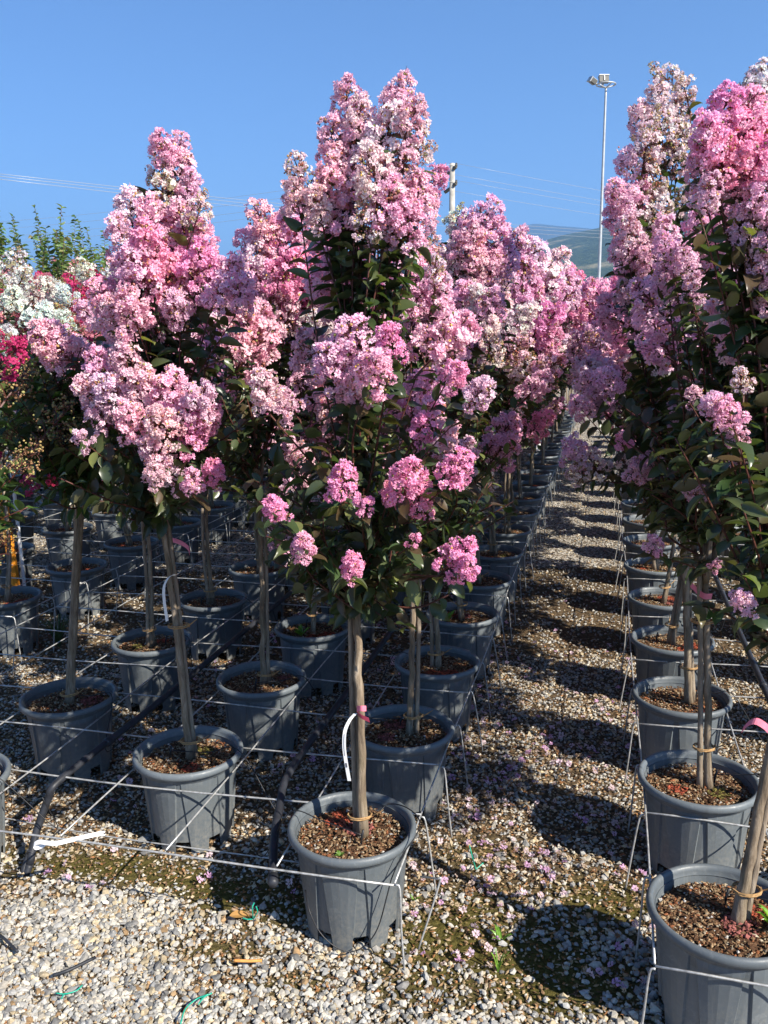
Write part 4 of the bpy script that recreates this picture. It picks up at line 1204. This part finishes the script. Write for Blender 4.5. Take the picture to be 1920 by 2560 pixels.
YA = pA[1] - .02
paper_strip('plant_tag', 'long white plant tag curling down beside the twin-peaked tree trunk', 'tag', [z2(470, 420, YA), z2(330, 580, YA - .01), z2(215, 850, YA - .02), z2(195, 1200, YA - .02), z2(235, 1550, YA - .02), z2(320, 2040, YA - .02)], (1, -.25, .1), .0098, 'paper', 24, [(.45, .62, 0, .0008), (.64, .74, 0, .0008), (.84, .9, .0, .004)])
paper_strip('pink_ribbon', 'pink ribbon wrapped round the twin-peaked tree trunk', 'ribbon', [z2(505, 310, YA), z2(560, 300, YA - .012), z2(640, 300, YA - .016), z2(725, 300, YA - .008)], (0, 0, 1), .016, 'ribbon', 12)
paper_strip('red_label', 'dark red label end hanging from the pink ribbon', 'label', [z2(520, 420, YA - .014), z2(620, 500, YA - .02), z2(800, 580, YA - .022)], (-.25, 0, 1), .014, 'redlabel', 10)


def z3(x, y, Y): return at_y((380 + x / 11.06) / S_D, (1400 + y / 11.06) / S_D, Y)


YB = pB[1] - .02
paper_strip('plant_tag', 'white plant tag knotted round the leaning trunk, tail hanging', 'tag', [z3(660, 420, YB), z3(560, 420, YB - .015), z3(430, 520, YB - .02), z3(330, 760, YB - .02), z3(340, 1150, YB - .02), z3(420, 1690, YB - .02)], (.8, -.5, .5), .014, 'paper', 22)


def zt1(x, y, z): return at_z((80 + x / 8.295) / S_D, (2060 + y / 8.295) / S_D, z)


paper_strip('plant_tag', 'white plant tag looped on the front wire by the folded hose', 'tag', [zt1(1510, 190, .262), zt1(1350, 210, .268), zt1(900, 310, .263), zt1(500, 400, .255), zt1(300, 390, .25), zt1(150, 370, .247), zt1(40, 430, .235), zt1(90, 490, .225), zt1(230, 450, .232), zt1(310, 385, .246)], (.1, .35, .9), .0125, 'paper', 36, [(.12, .3, .002, .0007), (.02, .055, 0, .005)])


def ribbon_px(label, pts, Y, w=.016, wd=(.1, 0, 1), mat='ribbon'):
    paper_strip('pink_ribbon' if mat == 'ribbon' else 'plant_tag', label, 'ribbon' if mat == 'ribbon' else 'tag', [at_y(x, y, Y + dy) for x, y, dy in pts], wd, w, mat, 14)


ribbon_px('faded red ribbon end curling off a stem in the third row', [(362, 1165, 0), (385, 1170, -.01), (405, 1182, -.02), (410, 1196, -.02)], ROW_C[2][1] - .12, .02)
ribbon_px('pink ribbon tied round the second trunk right of the aisle', [(1492, 1262, .02), (1510, 1280, 0), (1522, 1288, -.02), (1538, 1288, -.02)], pR1[1], .017)
ribbon_px('pink ribbon round the pale tall tree stem, third pot right of the aisle', [(1462, 1088, -.03), (1480, 1094, -.035), (1500, 1090, -.03)], pR2[1], .016)
ribbon_px('red-pink ribbon curling from the leaning trunk of the front pot right of the aisle', [(1604, 1576, 0), (1618, 1562, -.01), (1634, 1558, -.02), (1652, 1568, -.01), (1664, 1580, 0)], pR0[1], .016, (.3, 0, 1))
ribbon_px('pink ribbon held out flat from a stem farther down the left row', [(1090, 984, 0), (1075, 982, -.02), (1062, 980, -.03)], ROW_A[5][1], .024)
ribbon_px('white tag bent over on a far stem beside the aisle', [(1158, 935, 0), (1164, 950, -.02), (1162, 975, -.03)], ROW_A[7][1], .03, (1, 0, .2), 'paper')

# ------------------------------------------------------------------ small things on the ground
def fallen(nf, seed, xr, yr, cols, size, name, label, mask=None):
    global rng
    keep = rng; rng = np.random.default_rng(seed)
    x = rng.uniform(*xr, nf); y = rng.uniform(*yr, nf)
    if mask is not None:
        k = rng.uniform(0, 1, nf) < mask(x, y); x, y = x[k], y[k]
    n = len(x); g = Geo()
    nr = np.array([0, 0, 1.0]) + rng.normal(0, .4, (n, 3))
    c = np.array(cols)[rng.integers(0, len(cols), n)] * rng.uniform(.8, 1.1, (n, 1))
    add_florets(g, np.stack([x, y, ground_z(x, y) + .016 + rng.uniform(0, .008, n)], -1), nr, rng.uniform(*size, n), c, FLO)
    o = obj(name, g.mesh(name, [MAT['petal']])); o['kind'] = 'stuff'; o['label'] = label; o['category'] = 'petals'; o.color = (1, 1, 1, 1)
    rng = keep


def drift(x, y):
    return np.clip(.5 + .9 * np.sin(7 * x + 2 * np.sin(5 * y)) * np.sin(6 * y + 2.2 * np.sin(6 * x + 1)), .08, 1.3)


def aisle_mask(x, y):
    u = (x - .02) * .969 - (y - 2.0) * .248       # across the aisle, 0 at the left block's edge
    return np.where((u > -.05) & (u < .75), np.clip(1.25 - (y - 1.7) / 2.6, .06, 1), np.where(u > -1.5, .16, .05)) * (y > 2.02 - .25 * x) * in_view(x, y) * drift(x, y)


fallen(4600, 21, (-1.3, 1.3), (1.6, 5.5), [(.72, .5, .66), (.66, .4, .62), (.78, .62, .7), (.75, .6, .62)], (.007, .014), 'fallen_petals', 'fallen pink and lilac petals strewn over the aisle gravel', aisle_mask)
fallen(4200, 22, (-1.2, 1.2), (1.6, 4.5), [(.5, .38, .24), (.6, .47, .3), (.36, .2, .1), (.62, .5, .42)], (.006, .011), 'dry_petals', 'dried tan petals strewn over the moss and gravel', aisle_mask)


def tuft(p, n, h, leaf, label, name, spread=.5, width=.2, cat='weed', seed=0):
    q = np.random.default_rng(seed); g = Geo()
    root = thing(name, label, cat, (p[0], p[1], p[2]))
    for k in range(n):
        a = q.uniform(0, 6.28); L = h * q.uniform(.6, 1.1)
        d = np.array([math.cos(a) * spread, math.sin(a) * spread, q.uniform(.5, 1.0)]); d /= np.linalg.norm(d)
        if width > .1:
            m = frames(d[None], np.array([[-d[0] * .8, -d[1] * .8, 1.0]]))[0]
            gg = Geo(); V = LEAF_V * np.array([1, width / .26 * .6, 1]); gg.add((V @ m.T) * L, LEAF_F, 0, leaf * q.uniform(.8, 1.2)); obj('leaf', gg.mesh('leaf', [MAT['leaf']]), root)
        else:
            P = np.array([d * 0, d * L * .5 + [0, 0, L * .12], d * L * .9 + [0, 0, -L * .05]]); gg = Geo(); V, Fq = strip(smooth_path(P, 6), np.cross(d, [0, 0, 1.0]), .004); gg.add(V, Fq, 0, leaf * q.uniform(.7, 1.2)); obj('blade', gg.mesh('blade', [MAT['leaf']]), root)
    return root


LG = np.array([.16, .3, .04])
tuft(at_z((1100 + 420 / 2.765) / S_D, (2150 + 570 / 2.765) / S_D, .005), 7, .045, LG, 'bright green broad-leaved seedling on the mossy ground at the aisle mouth', 'weed', seed=2)
tuft(at_z((1100 + 400 / 2.765) / S_D, (2150 + 770 / 2.765) / S_D, .005), 6, .07, LG, 'thin-bladed green sprout on the mossy ground', 'weed', .3, .05, seed=3)
tuft(at_z((700 + 1390 / 4.1475) / S_D, (1950 + 1260 / 4.1475) / S_D, .005), 5, .025, LG, 'tiny green seedling right beside the front corner pot', 'weed', seed=4)
tuft(np.array([pR0[0] + .11, pR0[1] - .035, .27]), 14, .06, LG * [1.1, 1.05, 1.2], 'bright green weed growing in the front pot right of the aisle', 'weed', seed=5)
tuft(np.array([ROW_A[3][0] - .08, ROW_A[3][1] - .03, .27]), 12, .07, LG * .8, 'leafy green weed growing in the fourth pot of the aisle row', 'weed', seed=6)
tuft(np.array([ROW_B[2][0] - .05, ROW_B[2][1] - .05, .27]), 12, .06, LG * .75, 'green weed sprouting in the short-stemmed tree pot', 'weed', seed=7)
tuft(np.array([pA[0] - .03, pA[1] - .1, .27]), 16, .018, LG * .7, 'low green moss tuft in the front corner pot', 'moss_tuft', .8, .3, 'moss', seed=8)
tuft(at_z(128, 1400, 0), 46, .22, np.array([.07, .12, .035]), 'tuft of long green grass behind the seed-laden tree pot', 'grass_tuft', .35, .05, 'grass', seed=9)


def stick(name, label, cat, pts_px, r_, mat, z=.02):
    P = [at_z(x, y, z + dz) for x, y, dz in pts_px]; g = Geo(); add_tube(g, smooth_path(P, 12), r_, 6); return thing(name, label, cat, data=g.mesh(name, [MAT[mat]], True))


stick('cane_piece', 'short orange cane piece lying on the gravel', 'stick', [(505, 2075, 0), (535, 2076, .002), (566, 2075, 0)], .0042, 'orangecane', .026)
stick('twig', 'brown broken twig at the edge of the shade on the gravel', 'twig', [(500, 1963, .01), (520, 1970, 0), (556, 1979, 0)], .004, 'twig', .022)
stick('plastic_strip', 'grey plastic strip lying on the sunny gravel', 'strip', [(114, 2107, 0), (150, 2095, .004), (206, 2068, 0)], .0045, 'hose', .026)
stick('plastic_strip', 'dark plastic strip at the far left edge of the gravel', 'strip', [(0, 2020, 0), (14, 2032, .004), (38, 2056, 0)], .0045, 'hose', .026)


def green_tie(label, strands):
    root = thing('green_tie', label, 'tie')
    for s in strands:
        P = [at_z(x, y, .024 + dz) for x, y, dz in s]; g = Geo(); add_tube(g, smooth_path(P, 12), .002, 5); obj('strand', g.mesh('strand', [MAT['greentie']], True), root)


green_tie('green plastic tie standing up beside the dead leaf', [[(547, 1985, 0), (545, 1962, .05), (549, 1950, .06)], [(547, 1985, 0), (556, 1970, .03), (553, 1958, .05)], [(547, 1985, 0), (535, 1986, 0), (524, 1983, 0)]])
green_tie('green plastic tie curved on the gravel at the bottom edge', [[(390, 2212, 0), (400, 2180, 0), (425, 2158, 0), (450, 2148, .01)], [(428, 2170, 0), (440, 2155, 0), (458, 2145, 0)]])
green_tie('small green plastic tie lying on the gravel, lower left', [[(120, 2145, 0), (140, 2147, 0), (165, 2140, 0), (178, 2128, 0)], [(132, 2158, 0), (138, 2148, .01)]])
green_tie('green plastic tie on the shaded aisle gravel', [[(1014, 1826, .02), (1020, 1850, 0), (1028, 1878, 0)], [(1028, 1878, 0), (1044, 1864, .01)]])
dl = at_z(518, 1978, .03); g = Geo(); V = LEAF_V * np.array([.055, .06, .05]); g.add(V, LEAF_F, 0, (.5, .28, .1))
o = thing('dead_leaf', 'curled orange dead leaf on the gravel beside the green tie', 'leaf', tuple(dl - np.array([.03, 0, 0])), .2, data=g.mesh('dead_leaf', [MAT['leaf']]))
dl = at_z(1533, 2165, .02); g = Geo(); g.add(LEAF_V * np.array([.045, .05, .05]), LEAF_F, 0, (.34, .2, .08))
thing('dead_leaf', 'brown dead leaf in the shadow of the front right pot', 'leaf', tuple(dl), 1.2, data=g.mesh('dead_leaf', [MAT['leaf']]))

for lab, mt, top_px, bot_px, Ys, r_ in (('pale wooden marker stake among the pots across the left path', 'paper', (22, 985), (33, 1085), 5.35, .012), ('orange painted post among the pots across the left path', 'orange_paint', (-2, 1025), (7, 1085), 5.3, .03)):
    p1 = at_y(*top_px, Ys); p0_ = at_y(*bot_px, Ys); p0_ = p1 + (p0_ - p1) * (p1[2] / (p1[2] - p0_[2]))
    g = Geo(); add_tube(g, np.array([p0_ - [0, 0, .02], (p0_ + p1) / 2, p1 - [0, 0, .01], p1]), [r_, r_, r_, r_ * .6], 8); thing('marker_post', lab, 'post', data=g.mesh('marker_post', [MAT[mt]]))

# ------------------------------------------------------------------ far things: mast, pole, cables, trees
def mast():
    top = at_y(1309, 188, 60.0); x, y, zt_ = top
    bx = at_y(1303, 640, 60.0)[0]
    root = thing('floodlight_mast', 'tall grey floodlight mast with ring head rising behind the rows', 'light mast', (x, y, 0))
    g = Geo(); lathe(g, [(.125, 0), (.12, 2), (.1, 9), (.075, zt_ - .5), (.07, zt_), (0, zt_)], 16); obj('pole', g.mesh('pole', [MAT['galv']], True), root)
    a = np.linspace(0, 2 * np.pi, 33); g = Geo()
    add_tube(g, np.stack([.6 * np.cos(a), .6 * np.sin(a), 0 * a + zt_ + .15], -1), .045, 8); obj('ring', g.mesh('ring', [MAT['galv']], True), root)
    for k in range(4):
        t = k * math.pi / 2 + .4; g = Geo(); add_tube(g, np.array([[0, 0, zt_ - .05], [.4 * math.cos(t), .4 * math.sin(t), zt_ + .08], [.6 * math.cos(t), .6 * math.sin(t), zt_ + .15]]), .035, 6); obj('spoke', g.mesh('spoke', [MAT['galv']], True), root)
    def lamp(cx, cy, cz, rot, w):
        g = Geo(); Rm = np.array(rot.to_matrix()); add_box(g, (cx, cy, cz), (w, .26, .42), 0, Rm); h = obj('floodlight', g.mesh('floodlight', [MAT['lamp_dark']]), root)
        g = Geo(); add_box(g, np.array((cx, cy, cz)) + Rm @ np.array([0, 0, .235]), (w * 1.06, .34, .06), 0, Rm); obj('hood', g.mesh('hood', [MAT['galv']]), h)
        g = Geo(); add_box(g, np.array((cx, cy, cz)) + Rm @ np.array([0, .14, 0]), (w * .9, .03, .36), 0, Rm); obj('glass', g.mesh('glass', [MAT['lamp_glass']]), h)
        g = Geo(); add_box(g, np.array((cx, cy, cz)) + Rm @ np.array([0, -.15, .05]), (w * .1, .06, .35), 0, Rm); obj('bracket', g.mesh('bracket', [MAT['galv']]), h)
    from mathutils import Euler
    lamp(-.1, .25, zt_ + .52, Euler((-.25, 0, .05)), .62)
    lamp(-.87, .0, zt_ + .36, Euler((1.05, .15, -1.35)), .5)
    g = Geo(); add_tube(g, np.array([[-.58, 0, zt_ + .15], [-.76, 0, zt_ + .32]]), .05, 6); obj('bracket', g.mesh('bracket', [MAT['galv']]), root)
    g = Geo(); add_tube(g, np.array([[-.1, .55, zt_ + .15], [-.1, .3, zt_ + .4]]), .06, 6); obj('bracket', g.mesh('bracket', [MAT['galv']]), root)


mast()
YP = 40.0
tp = at_y(977, 353, YP)
root = thing('utility_pole', 'weathered concrete utility pole with two short crossarms behind the flowers', 'utility pole', (tp[0], tp[1], 0))
g = Geo(); lathe(g, [(.17, 0), (.15, 4), (.115, tp[2]), (0, tp[2] + .02)], 14); obj('pole', g.mesh('utility_pole', [MAT['concrete']], True), root)
ends = []
for dz in (.28, .98):
    g = Geo(); P = np.array([[.16, -.2, tp[2] - dz + .12], [0, 0, tp[2] - dz], [-.3, .25, tp[2] - dz - .18]]); add_tube(g, P, .075, 6); arm = obj('crossarm', g.mesh('crossarm', [MAT['lamp_dark']]), root)
    for e in (P[0], P[2]):
        g = Geo(); lathe(g, [(.02, 0), (.06, .02), (.06, .07), (.03, .1), (.05, .12), (0, .16)], 8); ins = obj('insulator', g.mesh('insulator', [MAT['lamp_dark']]), arm, Matrix.Translation(tuple(e))); ends.append(e + np.array([tp[0], tp[1], .12]))


def cable(P0, P1, sag, label, r_=.006):
    t = np.linspace(0, 1, 30); P = np.asarray(P0)[None] * (1 - t)[:, None] + np.asarray(P1)[None] * t[:, None]; P[:, 2] -= sag * 4 * t * (1 - t)
    g = Geo(); add_tube(g, P, r_, 5); thing('power_cable', label, 'cable', group='overhead power cables', data=g.mesh('power_cable', [MAT['cable']], True))


for k, e in enumerate(ends):
    cable(e, (e[0] + 60, e[1] + 30, e[2] - 1.8 + .1 * k), 1.0, 'thin overhead cable leaving the concrete pole to the right')
    cable(e, (e[0] - 60, e[1] + 18, e[2] + .5 - .05 * k), 1.6, 'thin overhead cable leaving the concrete pole to the left')
for k, (y0, y1) in enumerate(((376, 482), (381, 486), (387, 497))):
    P0 = at_y(-60, y0 - 7, 26); P1 = at_y(1700, [512, 516, 522, 506][k], 75)
    cable(P0, P1, .5 + .06 * k, 'pale bundle of overhead cables crossing the sky behind the flowers', .0075)


def bg_tree(px_x, Y, h, w, seed, kind, label):
    q = np.random.default_rng(seed); c = at_y(px_x, 700, Y)
    root = thing('background_tree', label, 'tree', (c[0], c[1], 0))
    g, P = trunk_geo([(0, 0, 0), (.1, 0, h * .3), (0, .1, h * .75)], h * .028, h * .012, 12, .02, seed); obj('trunk', g.mesh('trunk', [MAT['bark']], True), root)
    g = Geo(); n = 9000
    cl = q.normal(0, 1, (26, 3)); cl /= np.linalg.norm(cl, axis=1)[:, None]; cl = cl * np.array([w / 2, w / 2, h * .33]) * q.uniform(.5, 1, (26, 1)) + [0, 0, h * .62]
    k = q.integers(0, 26, n); d = q.normal(0, 1, (n, 3)); d /= np.linalg.norm(d, axis=1)[:, None]
    pos = cl[k] + d * w * .2 * q.uniform(.5, 1, (n, 1))
    leaves_to_geo(g, pos, frames(q.normal(0, 1, (n, 3)), q.normal(0, .6, (n, 3)) + [0, 0, 1]), q.uniform(.1, .2, n), leaf_cols(n, kind))
    f = obj('crown', g.mesh('crown', [MAT['leaf']]), root); f['kind'] = 'stuff'


bg_tree(1318, 27, 3.0, 2.4, 1, 'green', 'rounded green tree closing the end of the aisle')
bg_tree(1370, 33, 3.2, 3.0, 2, 'fresh', 'paler leafy tree at the end of the rows, behind the right row')
bg_tree(1240, 38, 3.3, 4.0, 3, 'green', 'dark green tree behind the far end of the left rows')
bg_tree(1090, 42, 3.4, 4.5, 4, 'green', 'wide green tree far behind the left rows')

# ------------------------------------------------------------------ haze
g = Geo(); add_box(g, (0, 3500, 410), (26000, 14000, 840))
hz = obj('haze', g.mesh('haze', [])); hz['kind'] = 'stuff'; hz['label'] = 'pale summer haze over the valley'; hz['category'] = 'haze'
m, t, out = new_mat('haze_air')
pv = nd(t, 'ShaderNodeVolumePrincipled'); pv.inputs['Color'].default_value = (.28, .55, 1, 1); pv.inputs['Density'].default_value = 1.8e-4; pv.inputs['Anisotropy'].default_value = .2
t.links.new(pv.outputs[0], out.inputs['Volume'])
hz.data.materials.append(m)
